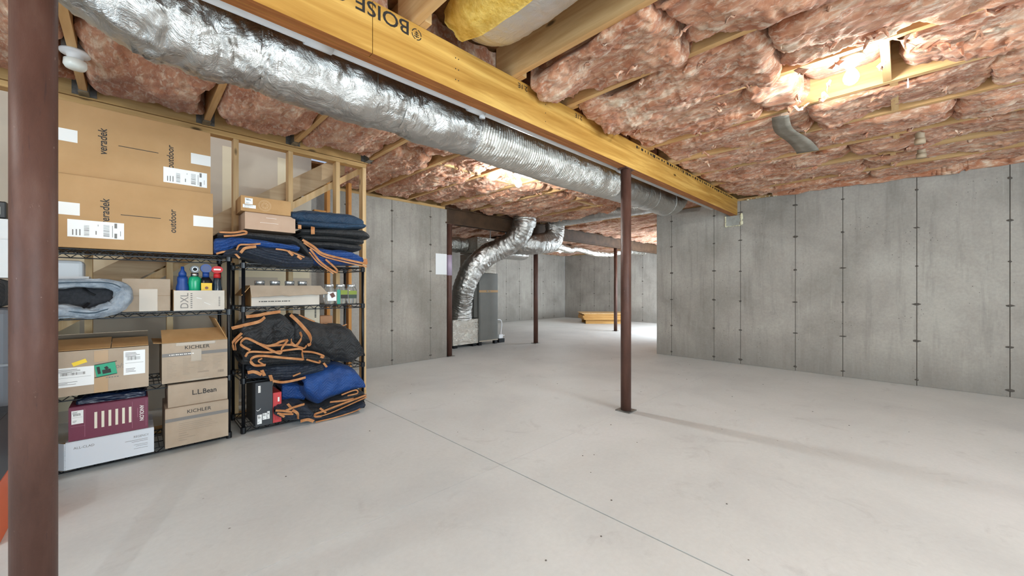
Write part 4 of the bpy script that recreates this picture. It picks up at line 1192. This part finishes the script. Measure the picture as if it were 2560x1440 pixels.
mb.build('cream_bar', plain('cream_ink', (226, 220, 200), .6), AN)
dashes(AN, [(.270, .2712, .1, .17), (.335, .3362, .1, .17), (.065, .0662, .1, .17), (.01, .066, .085, .0012), (.295, .297, .11, .06)], -.0005, plain('pink_ink', (170, 110, 130), .6), 'printed_line')
shipping_label(AN, .012, .06, .10, .18, -.0012, 41)
pillow('plastic_bag', 'crumpled dark blue plastic bag on top of the burgundy box', 'bag', [(-0.253,3.550,0.442), (-0.169,3.550,0.463), (-0.027,3.550,0.454), (0.060,3.550,0.443)], [(-0.253,3.550,0.408), (-0.169,3.550,0.395), (-0.027,3.550,0.389), (0.060,3.550,0.390)], 3.53, .28, plain('navy_plastic', (16, 30, 54), .25), 7, .014)
t = MB().lathe([(.02, -.004), (.02, 0), (.012, .004), (.010, .009)], 20).build('metal_cap', plain('satin_steel', (200, 200, 198), .35, .6))
t.rotation_euler = (math.radians(90), 0, 0); t.location = (.262, 4.045, .745); tag(t, 'small round silver cap on the stud behind the striped carton', 'cap')

# ------------------------------------------------------------------ right unit: small brown boxes
t = carton('carton', 'flat tan carton on the blanket pile, lower of two', (.604, 3.52, 1.582), (.347, .25, .128), mottled('cardboard_rose', (186, 154, 130), (196, 166, 142), 4, rough=.8, bs=.05))
dashes(t, [(.14 + .008 * k, .146 + .008 * k, .10, .003) for k in range(9)] + [(.10 + .009 * k, .106 + .009 * k, .06, .003) for k in range(14)], -.0004, M_WHITEINK)
t = carton('carton', 'tan carton with white stickers, upper of two on the blanket pile', (.575, 3.50, 1.7145), (.335, .25, .112), M_CARDIN, math.radians(-1.5))
shipping_label(t, .025, .075, .055, .10, -.001, 51); shipping_label(t, .012, .095, .025, .05, -.001, 52)
mb = MB(); n = 26
for rr_, w_ in ((.040, .0016), (.034, .001), (.020, .003), (.012, .002)):
    for k in range(n):
        if rr_ < .03 and k % 3 == 0: continue
        a0, a1 = 2 * math.pi * k / n, 2 * math.pi * (k + .8) / n
        mb.add([(.155 + r * math.cos(a), -.0006, .057 + r * math.sin(a)) for a, r in ((a0, rr_), (a0, rr_ + w_), (a1, rr_ + w_), (a1, rr_))], [(0, 3, 2, 1)])
mb.build('round_emblem', plain('pale_ink', (214, 190, 160), .7), t)

# ------------------------------------------------------------------ blankets on the right unit
G1 = 'moving blankets on the top shelf'
def px_pair(a, b): return a, b
b = pillow('moving_blanket', 'blue quilted moving blanket, topmost on the right pile', 'blanket', [(0.915,3.500,1.759), (1.029,3.500,1.792), (1.324,3.500,1.814), (1.416,3.500,1.809), (1.523,3.500,1.765)], [(0.915,3.500,1.697), (1.026,3.500,1.661), (1.235,3.500,1.662), (1.504,3.500,1.688), (1.542,3.500,1.715)], 3.50, .42, M_QBLUE, 1, .010, group=G1)
pillow('fold', '', '', [(0.963,3.490,1.682), (1.133,3.490,1.700), (1.334,3.490,1.707), (1.534,3.490,1.731)], [(0.963,3.490,1.650), (1.133,3.490,1.646), (1.334,3.490,1.657), (1.534,3.490,1.683)], 3.48, .3, M_QBLUE, 2, .006, b)
for i, (tt, bb, lab, m) in enumerate((
    ([(0.993,3.480,1.625), (1.228,3.480,1.648), (1.525,3.480,1.674), (1.575,3.480,1.634)], [(0.993,3.480,1.579), (1.228,3.480,1.589), (1.473,3.480,1.588), (1.575,3.480,1.586)], 'black ribbed moving blanket just under the blue top blanket', M_QBLACK),
    ([(0.999,3.490,1.574), (1.231,3.490,1.587), (1.522,3.490,1.582)], [(0.999,3.490,1.528), (1.231,3.490,1.542), (1.522,3.490,1.534)], 'black zigzag-stitched moving blanket, third down in right pile', M_QBLACK),
    ([(1.017,3.500,1.524), (1.235,3.500,1.536), (1.500,3.500,1.529)], [(1.017,3.500,1.477), (1.235,3.500,1.487), (1.500,3.500,1.470)], 'black moving blanket, fourth down in the right pile', M_QBLACK))):
    q = pillow('moving_blanket', lab, 'blanket', tt, bb, 3.49 + .004 * i, .42, m, 10 + i, .004, group=G1)
    if i == 0:
        ribbon(q, [(1.073,3.470,1.643), (1.068,3.455,1.614), (1.073,3.470,1.583)], .035, .012, (1, 0, 0)); ribbon(q, [(0.975,3.480,1.650), (0.975,3.480,1.617)], .03, .01, (1, 0, 0))
q = pillow('moving_blanket', 'bright blue moving blanket with fanned orange edging, bottom of the right pile', 'blanket', [(1.045,3.490,1.475), (1.133,3.490,1.482), (1.397,3.490,1.473), (1.522,3.490,1.419)], [(1.045,3.490,1.348), (1.162,3.490,1.329), (1.348,3.490,1.338), (1.522,3.490,1.353)], 3.50, .42, M_QROYAL, 20, .009, group=G1, fold=.007)
ribbon(q, [(0.993,3.470,1.529), (1.076,3.460,1.478), (1.150,3.455,1.423), (1.336,3.460,1.385), (1.535,3.460,1.352)], .022, .006)
ribbon(q, [(1.003,3.475,1.507), (1.080,3.465,1.452), (1.158,3.460,1.400), (1.338,3.465,1.361), (1.536,3.470,1.327)], .014, .006)
ribbon(q, [(1.048,3.460,1.456), (1.126,3.440,1.349), (1.240,3.430,1.268), (1.250,3.430,1.293), (1.168,3.450,1.376)], .018, .006)
ribbon(q, [(1.043,3.465,1.430), (1.113,3.450,1.339), (1.230,3.440,1.254)], .012, .005)
ribbon(q, [(1.521,3.470,1.400), (1.529,3.470,1.352)], .04, .008, (1, 0, 0))
G2 = G1
q = pillow('moving_blanket', 'black ribbed moving blanket under the two small tan boxes', 'blanket', [(0.436,3.490,1.538), (0.608,3.490,1.559), (0.948,3.490,1.563), (1.011,3.490,1.516), (1.073,3.490,1.400)], [(0.436,3.490,1.495), (0.608,3.490,1.511), (0.933,3.490,1.502), (0.993,3.490,1.444), (1.073,3.490,1.349)], 3.49, .40, M_QBLACK, 30, .006, group=G1)
ribbon(q, [(0.443,3.470,1.534), (0.527,3.460,1.539), (0.590,3.470,1.558), (0.607,3.470,1.542), (0.539,3.465,1.520), (0.468,3.470,1.508)], .016, .006)
q = pillow('moving_blanket', 'royal blue blanket bulging out at the left end of the top shelf', 'blanket', [(0.413,3.470,1.488), (0.473,3.470,1.502), (0.565,3.470,1.517), (0.828,3.470,1.492), (0.978,3.470,1.485)], [(0.413,3.470,1.376), (0.473,3.470,1.391), (0.565,3.470,1.445), (0.828,3.470,1.441), (0.978,3.470,1.426)], 3.48, .42, M_QROYAL, 33, .012, group=G1, fold=.007)
q = pillow('moving_blanket', 'dark navy blanket draped over the front edge of the top shelf', 'blanket', [(0.467,3.460,1.402), (0.588,3.460,1.458), (0.716,3.460,1.460), (0.925,3.460,1.437), (1.076,3.460,1.381)], [(0.467,3.460,1.361), (0.600,3.460,1.369), (0.711,3.460,1.327), (0.876,3.460,1.296), (1.076,3.460,1.304)], 3.45, .44, M_QNAVY, 36, .012, group=G1, fold=.007)
ribbon(q, [(0.422,3.450,1.375), (0.473,3.450,1.393), (0.525,3.450,1.388), (0.563,3.460,1.352)], .016, .006)
ribbon(q, [(0.563,3.430,1.389), (0.592,3.425,1.426), (0.661,3.430,1.444)], .024, .006)
ribbon(q, [(0.539,3.430,1.408), (0.558,3.430,1.447), (0.613,3.430,1.455), (0.691,3.440,1.468)], .014, .006)
ribbon(q, [(0.791,3.430,1.435), (0.851,3.430,1.430), (0.917,3.430,1.412), (0.999,3.440,1.382)], .014, .006)
ribbon(q, [(0.878,3.425,1.425), (0.909,3.420,1.389)], .024, .006, (1, 0, .3)); ribbon(q, [(0.942,3.425,1.388), (0.974,3.425,1.364)], .022, .006, (1, 0, .3))

# ------------------------------------------------------------------ right unit: middle shelf
JB = thing('open_carton', 'open brown carton of glass jars on the middle right shelf', 'box', (.655, 3.575, .986))
MB().box(0, .50, 0, .004, 0, .16).build('front_wall', M_PALE, JB); MB().box(0, .50, .28, .284, 0, .16).build('rear_wall', M_CARD, JB)
MB().box(0, .004, .0045, .2795, 0, .16).build('side_wall', M_CARDIN, JB); MB().box(.496, .50, .0045, .2795, 0, .16).build('side_wall', M_CARDIN, JB)
MB().box(.0045, .4955, .0045, .2795, 0, .003).build('bottom', M_CARD, JB)
# front flap folded outward with a torn lower edge
u = np.linspace(0, 1, 60); v = np.linspace(0, 1, 6); U, V = np.meshgrid(u, v, indexing='ij')
tear = .088 + .016 * (fbm(U * 14, U * 0, 3, 5) - .4) - .02 * U
X = -.01 + U * .52 + V * (.045 * U - .0) ; Y = -.003 - V * .055; Z = .163 - V * tear
grid_mesh(X, Y, Z).build('flap', M_CARD2, JB, solid=.004)
f = MB().box(-.10, 0, 0, .28, 0, .004).build('flap', M_CARDIN, JB); f.location = (0, 0, .162); f.rotation_euler = (0, math.radians(-52), 0)
f = MB().box(0, .09, 0, .28, 0, .004).build('flap', M_CARD2, JB); f.location = (.50, 0, .162); f.rotation_euler = (0, math.radians(50), 0)
lettering('FARMHOUSE POTTERY', M_INK, JB, (.16, -.001, .038), (.22, .014), name='lettering') if False else dashes(JB, [(.05 + .016 * k, .060 + .016 * k + .003 * (k % 3), .036, .007) for k in range(14)], -.0005, M_INK)
M_GLASS, nt, p = newmat('jar_glass'); p.inputs['Transmission Weight'].default_value = .85; p.inputs['Roughness'].default_value = .03; p.inputs['Base Color'].default_value = (.86, .9, .9, 1); p.inputs['IOR'].default_value = 1.45
M_LID = plain('jar_lid', (206, 208, 208), .25, .7)
def jar(label, x, y, z, r, h, group, lab=None):
    t = thing('glass_jar', label, 'jar', (x, y, z), 0, group)
    MB().lathe([(r * .9, 0), (r, .008), (r, h * .72), (r * .78, h * .84), (r * .74, h * .90)], 24).build('glass', M_GLASS, t, smooth=True)
    MB().lathe([(r * .80, h * .88), (r * .82, h * .9), (r * .82, h * .985), (r * .76, h)], 24).build('lid', M_LID, t, smooth=True)
    return t
for k, (x, n) in enumerate(((.735, 'first'), (.845, 'second'), (.955, 'third'), (1.055, 'fourth'))):
    jar('glass jar with metal lid in the open carton, %s from left' % n, x, 3.70, .9895, .045, .20, 'jars in the open carton')
WJ = []
for k, (x, n) in enumerate(((1.255, 'leftmost'), (1.355, 'middle'), (1.455, 'rightmost'))):
    j = jar('clear jar beside the open carton, %s of three in a row' % n, x, 3.63, .986, .048, .178, 'row of three jars beside the carton')
    if k == 0:
        MB().box(-.03, .046, -.0505, -.0485, .03, .11).build('paper_label', M_LABEL, j); mb = MB(); decal(mb, -.005, .03, .06, .10, -.0508, .5); mb.build('print', plain('print_brown', (96, 58, 48), .6), j)
    if k == 1:
        MB().box(-.048, -.02, -.0505, -.0485, .0, .13).build('paper_label', plain('label_teal', (30, 140, 120), .5), j)
        MB().box(-.015, .045, -.0505, -.0485, .085, .125).build('paper_label', plain('label_olive', (120, 136, 40), .5), j)
        MB().box(-.015, .047, -.0505, -.0485, .05, .084).build('paper_label', M_INK, j)
    if k == 2:
        MB().box(-.045, .03, -.0505, -.0485, .05, .084).build('paper_label', plain('label_dark', (40, 56, 44), .5), j); MB().box(-.045, .03, -.0505, -.0485, .085, .12).build('paper_label', MATS['label_olive'], j)

# ------------------------------------------------------------------ right unit: heap on the third shelf
t = carton('carton', 'small white carton with black lettering behind the heap of blankets', (1.12, 3.86, .46), (.13, .13, .50), mottled('cream_card', (214, 200, 176), (222, 210, 188), 4, rough=.7, bs=.03))
dashes(t, [(.085, .10, .40 + .014 * k, .009) for k in range(7)], -.0005, M_INK)
t = carton('carton', 'plain brown carton standing next to the small white carton', (1.262, 3.88, .46), (.11, .12, .40), mottled('brown_card', (176, 130, 96), (188, 142, 108), 4, rough=.8, bs=.03))
G3 = 'moving blankets heaped on the lower right shelf'
h1 = pillow('moving_blanket', 'crumpled black blanket at the left of the heap on the lower shelf', 'blanket', [(0.580,3.470,0.853), (0.666,3.470,0.885), (0.729,3.470,0.915), (0.833,3.470,0.929), (0.913,3.470,0.871), (0.993,3.470,0.767)], [(0.580,3.470,0.638), (0.666,3.470,0.628), (0.740,3.470,0.619), (0.833,3.470,0.608), (0.993,3.470,0.589)], 3.50, .40, M_QBLACK, 50, .034, group=G3)
h2 = pillow('moving_blanket', 'large black blanket draped over the right half of the heap', 'blanket', [(0.936,3.470,0.892), (0.972,3.470,0.903), (1.095,3.470,0.840), (1.224,3.470,0.791), (1.354,3.470,0.800), (1.443,3.470,0.703), (1.514,3.470,0.572), (1.525,3.470,0.505)], [(0.936,3.470,0.609), (1.032,3.470,0.581), (1.224,3.470,0.500), (1.397,3.470,0.449), (1.487,3.470,0.491), (1.525,3.470,0.494)], 3.48, .42, M_QBLACK, 53, .026, group=G3)
h3 = pillow('moving_blanket', 'folded black blanket with looping orange edges, middle of the heap', 'blanket', [(0.588,3.460,0.644), (0.716,3.460,0.641), (0.999,3.460,0.616), (1.149,3.460,0.565), (1.221,3.460,0.536)], [(0.588,3.460,0.545), (0.716,3.460,0.521), (0.999,3.460,0.498), (1.162,3.460,0.465), (1.221,3.460,0.457)], 3.48, .40, M_QBLACK, 56, .010, group=G3, fold=.007)
h4 = pillow('moving_blanket', 'dark navy blanket hanging lowest from the heap', 'blanket', [(0.620,3.470,0.536), (0.772,3.470,0.515), (1.002,3.470,0.499), (1.175,3.470,0.479)], [(0.620,3.470,0.433), (0.800,3.470,0.391), (0.942,3.470,0.374), (1.048,3.470,0.396), (1.175,3.470,0.417)], 3.49, .42, M_QNAVY, 59, .012, group=G3, fold=.007)
for par, pts, w_ in (
    (h1, [(0.610,3.500,0.910), (0.696,3.490,0.919), (0.728,3.490,0.927), (0.840,3.500,0.940)], .030), (h1, [(0.525,3.530,0.826), (0.608,3.490,0.850), (0.690,3.475,0.871), (0.729,3.480,0.902)], .030),
    (h1, [(0.670,3.450,0.709), (0.733,3.440,0.682), (0.789,3.435,0.689), (0.822,3.435,0.705), (0.877,3.440,0.715)], .022), (h1, [(0.733,3.440,0.679), (0.884,3.435,0.676), (0.962,3.435,0.649), (0.995,3.435,0.636), (1.017,3.440,0.656)], .018),
    (h1, [(0.533,3.500,0.664), (0.530,3.500,0.726), (0.579,3.480,0.790)], .022), (h1, [(0.545,3.500,0.662), (0.545,3.500,0.716), (0.581,3.480,0.763)], .014),
    (h2, [(0.907,3.480,0.913), (0.947,3.455,0.866), (0.990,3.440,0.809), (1.036,3.430,0.737), (1.042,3.430,0.674), (1.021,3.430,0.657)], .034), (h2, [(0.967,3.440,0.772), (0.973,3.430,0.720), (0.933,3.425,0.666), (0.903,3.430,0.688), (0.902,3.440,0.719)], .026),
    (h2, [(0.980,3.520,0.907), (1.047,3.520,0.870), (1.104,3.520,0.843)], .012), (h2, [(1.277,3.600,0.782), (1.340,3.600,0.777), (1.405,3.600,0.795)], .012),
    (h3, [(0.625,3.440,0.660), (0.572,3.440,0.702), (0.572,3.440,0.734), (0.602,3.440,0.752), (0.656,3.430,0.721), (0.729,3.420,0.669), (0.816,3.420,0.616), (0.831,3.415,0.656), (0.874,3.420,0.717)], .020),
    (h3, [(0.594,3.440,0.616), (0.625,3.430,0.649), (0.754,3.425,0.632), (0.880,3.420,0.637), (0.967,3.420,0.634), (0.976,3.420,0.597), (0.985,3.420,0.541)], .018),
    (h3, [(0.976,3.420,0.614), (1.060,3.420,0.597), (1.139,3.430,0.560), (1.142,3.430,0.543), (1.120,3.430,0.552)], .018),
    (h3, [(0.723,3.430,0.537), (0.655,3.425,0.544), (0.626,3.420,0.578), (0.641,3.420,0.607), (0.697,3.415,0.612), (0.816,3.410,0.586), (0.983,3.415,0.548)], .022), (h3, [(0.710,3.430,0.542), (0.674,3.420,0.575), (0.698,3.420,0.593)], .012),
    (h3, [(1.011,3.430,0.543), (1.110,3.430,0.503), (1.113,3.430,0.523)], .016),
    (h4, [(0.776,3.450,0.402), (0.840,3.440,0.383), (0.928,3.440,0.384), (1.011,3.450,0.392)], .024), (h4, [(0.613,3.460,0.490), (0.651,3.445,0.493), (0.699,3.440,0.465)], .030), (h4, [(0.699,3.440,0.499), (0.718,3.440,0.453)], .03), (h4, [(0.755,3.440,0.453), (0.768,3.440,0.405)], .034),
    (h4, [(0.914,3.440,0.419), (0.971,3.445,0.435)], .014), (h4, [(1.152,3.450,0.492), (1.178,3.450,0.454)], .02)):
    ribbon(par, pts, w_, .006)

# ------------------------------------------------------------------ right unit: bottom shelf
SB = carton('shoe_box', 'tall black shoe box standing at the left of the bottom right shelf', (.672, 3.52, .051), (.115, .34, .335), plain('charcoal_card', (48, 50, 54), .55), top=True)
mb = MB()
for k in range(5): decal(mb, .018, .034, .262 + .011 * k, .271 + .011 * k, -.0006)
mb.build('logo_print', M_WHITEINK, SB)
mb = MB(); pts = [(.008, .128), (.014, .122), (.024, .125), (.034, .138)]
for (a, b_), (c, d_) in zip(pts, pts[1:]):
    mb.obox(((a + c) / 2, -.0006, (b_ + d_) / 2), ((c - a) / 2 + .001, 0, (d_ - b_) / 2), (0, .0004, 0), (0, 0, .0022))
mb.build('swoosh_print', M_WHITEINK, SB)
shipping_label(SB, .012, .042, .018, .09, -.001, 61); shipping_label(SB, .047, .075, .045, .095, -.001, 62); shipping_label(SB, .078, .095, .045, .105, -.001, 63)
RB = carton('shoe_box', 'small red box leaning next to the black shoe box', (.792, 3.53, .051), (.06, .30, .235), plain('red_card', (196, 54, 56), .5))
dashes(RB, [(.015 + .012 * k, .018 + .012 * k, .06, .08) for k in range(3)], -.0005, plain('dark_red', (150, 34, 38), .5), 'printed_line')
mb = MB(); decal(mb, .034, .046, .165, .20, -.0006); mb.build('print', M_WHITEINK, RB)
G4 = 'moving blankets piled at the bottom of the right unit'
d1 = pillow('moving_blanket', 'bright blue blanket slumped on top of the bottom right pile', 'blanket', [(1.008,3.460,0.404), (1.091,3.460,0.424), (1.168,3.460,0.447), (1.312,3.460,0.458), (1.432,3.460,0.398), (1.509,3.460,0.288), (1.528,3.460,0.230)], [(1.008,3.460,0.255), (1.076,3.460,0.159), (1.139,3.460,0.112), (1.221,3.460,0.149), (1.447,3.460,0.204), (1.528,3.460,0.204)], 3.47, .44, M_QROYAL, 70, .012, group=G4)
pillow('moving_blanket', 'rumpled royal blue blanket in the shade behind the red box', 'blanket', [(0.878,3.620,0.316), (0.953,3.620,0.326), (1.061,3.620,0.301)], [(0.878,3.620,0.199), (0.953,3.620,0.178), (1.061,3.620,0.149)], 3.62, .3, M_QROYAL, 73, .014, group=G4)
d2 = pillow('moving_blanket', 'black blanket with doubled orange edge under the bright blue one', 'blanket', [(1.002,3.470,0.146), (1.142,3.470,0.122), (1.224,3.470,0.153), (1.451,3.470,0.209), (1.529,3.470,0.165)], [(1.002,3.470,0.033), (1.095,3.470,0.011), (1.224,3.470,0.036), (1.397,3.470,0.068), (1.529,3.470,0.084)], 3.47, .44, M_QBLACK, 76, .010, group=G4, fold=.007)
d3 = pillow('moving_blanket', 'dark blanket with frayed orange ends spilling onto the floor', 'blanket', [(0.795,3.450,0.182), (0.879,3.450,0.196), (1.002,3.450,0.183), (1.120,3.450,0.051), (1.388,3.450,0.067), (1.512,3.450,0.084)], [(0.795,3.450,0.125), (0.908,3.450,0.054), (1.027,3.450,0.006), (1.152,3.450,0.002), (1.388,3.450,0.017), (1.512,3.450,0.048)], 3.44, .42, M_QNAVY, 79, .010, group=G4, fold=.007)
for par, pts, w_ in (
    (d2, [(1.129,3.430,0.050), (1.082,3.430,0.057), (1.079,3.430,0.078), (1.137,3.425,0.089), (1.277,3.430,0.113), (1.519,3.440,0.151)], .020), (d2, [(1.115,3.435,0.048), (1.210,3.430,0.062), (1.380,3.430,0.101), (1.523,3.440,0.132)], .012),
    (d2, [(1.200,3.440,0.151), (1.315,3.440,0.141), (1.402,3.440,0.141)], .018), (d2, [(1.297,3.440,0.194), (1.384,3.440,0.212), (1.431,3.440,0.211), (1.435,3.440,0.182), (1.349,3.440,0.177)], .014), (d2, [(1.116,3.430,0.120), (1.161,3.420,0.072)], .02),
    (d3, [(0.788,3.420,0.175), (0.842,3.415,0.161), (0.904,3.415,0.137)], .020), (d3, [(0.797,3.410,0.153), (0.846,3.410,0.136), (0.909,3.410,0.121)], .016), (d3, [(0.852,3.410,0.160), (0.920,3.410,0.176), (0.992,3.415,0.183)], .022),
    (d3, [(0.903,3.410,0.155), (0.935,3.400,0.124), (0.941,3.400,0.078)], .028), (d3, [(0.960,3.405,0.053), (1.012,3.400,0.055), (1.059,3.405,0.029)], .03), (d3, [(1.079,3.420,0.014), (1.239,3.420,0.016), (1.394,3.420,0.030), (1.455,3.420,0.045)], .012),
    (d3, [(0.813,3.410,0.143), (0.845,3.405,0.115)], .02), (d3, [(0.874,3.430,0.207), (0.896,3.425,0.172)], .024)):
    ribbon(par, pts, w_, .006)

# ------------------------------------------------------------------ things left of the nearest post
M_OB = plain('tool_orange', (222, 96, 34), .45); M_DG = plain('tool_black', (42, 44, 48), .5)
for k, (z, lab) in enumerate(((.002, 'orange and black tool carton on the floor at the far left'), (.275, 'black tool carton with orange roundels on top of the orange one'))):
    t = carton('tool_carton', lab, (-.87, 2.77, z), (.45, .32, .268), M_OB if k == 0 else M_DG, 0, 'tool cartons at the left edge')
    mb = MB(); decal(mb, .0, .45, .13 if k == 0 else .09, .24 if k == 0 else .10, -.0006); mb.build('printed_band', M_LABEL if k == 0 else M_OB, t)
    mb = MB()
    if k == 1:
        for zz in (.055, .215): decal(mb, .36, .435, zz - .03, zz + .03, -.0006)
        mb.build('printed_badge', M_OB, t)
    else:
        decal(mb, .30, .44, .02, .07, -.0006); mb.build('printed_badge', M_LABEL, t)
t = thing('suitcase', 'grey upright suitcase behind the tool cartons at the left edge', 'suitcase', (-.95, 3.25, 0.002))
MB().box(0, .50, 0, .30, .04, 1.02).build('shell', plain('suitcase_grey', (84, 86, 92), .5), t, bevel=.03)
for z in (.36, .40, .72): MB().box(.01, .49, -.006, -.0005, z, z + .012).build('ridge', plain('suitcase_rib', (110, 112, 116), .45), t)
for x in (.03, .43): MB().box(x, x + .04, .05, .25, 0, .039).build('wheel', M_BLACKM, t)
t = thing('black_bag', 'black soft bag lying on the grey suitcase', 'bag', (-.72, 3.38, 1.022))
MB().box(-.24, .24, -.13, .13, 0, .155).build('body', M_QBLACK, t, bevel=.04)
t = carton('carton', 'white printed carton on the black bag at the left edge', (-.94, 3.30, 1.18), (.50, .22, .20), plain('white_box', (196, 197, 196), .6))
lettering('P47', M_INK, t, (.36, -.001, .16), (.05, .025))
t = carton('carton', 'flat white carton above the printed one, under the dark tilted case', (-.93, 3.31, 1.385), (.48, .2, .10), MATS['white_box'])
t = thing('dark_case', 'dark case with white print tilted on the white cartons', 'case', (-.70, 3.40, 1.492))
MB().box(-.24, .22, -.08, .08, 0, .09).build('body', M_BLACKM, t, bevel=.006)
mb = MB(); decal(mb, .02, .2, .02, .06, -.081); mb.build('print', M_WHITEINK, t)
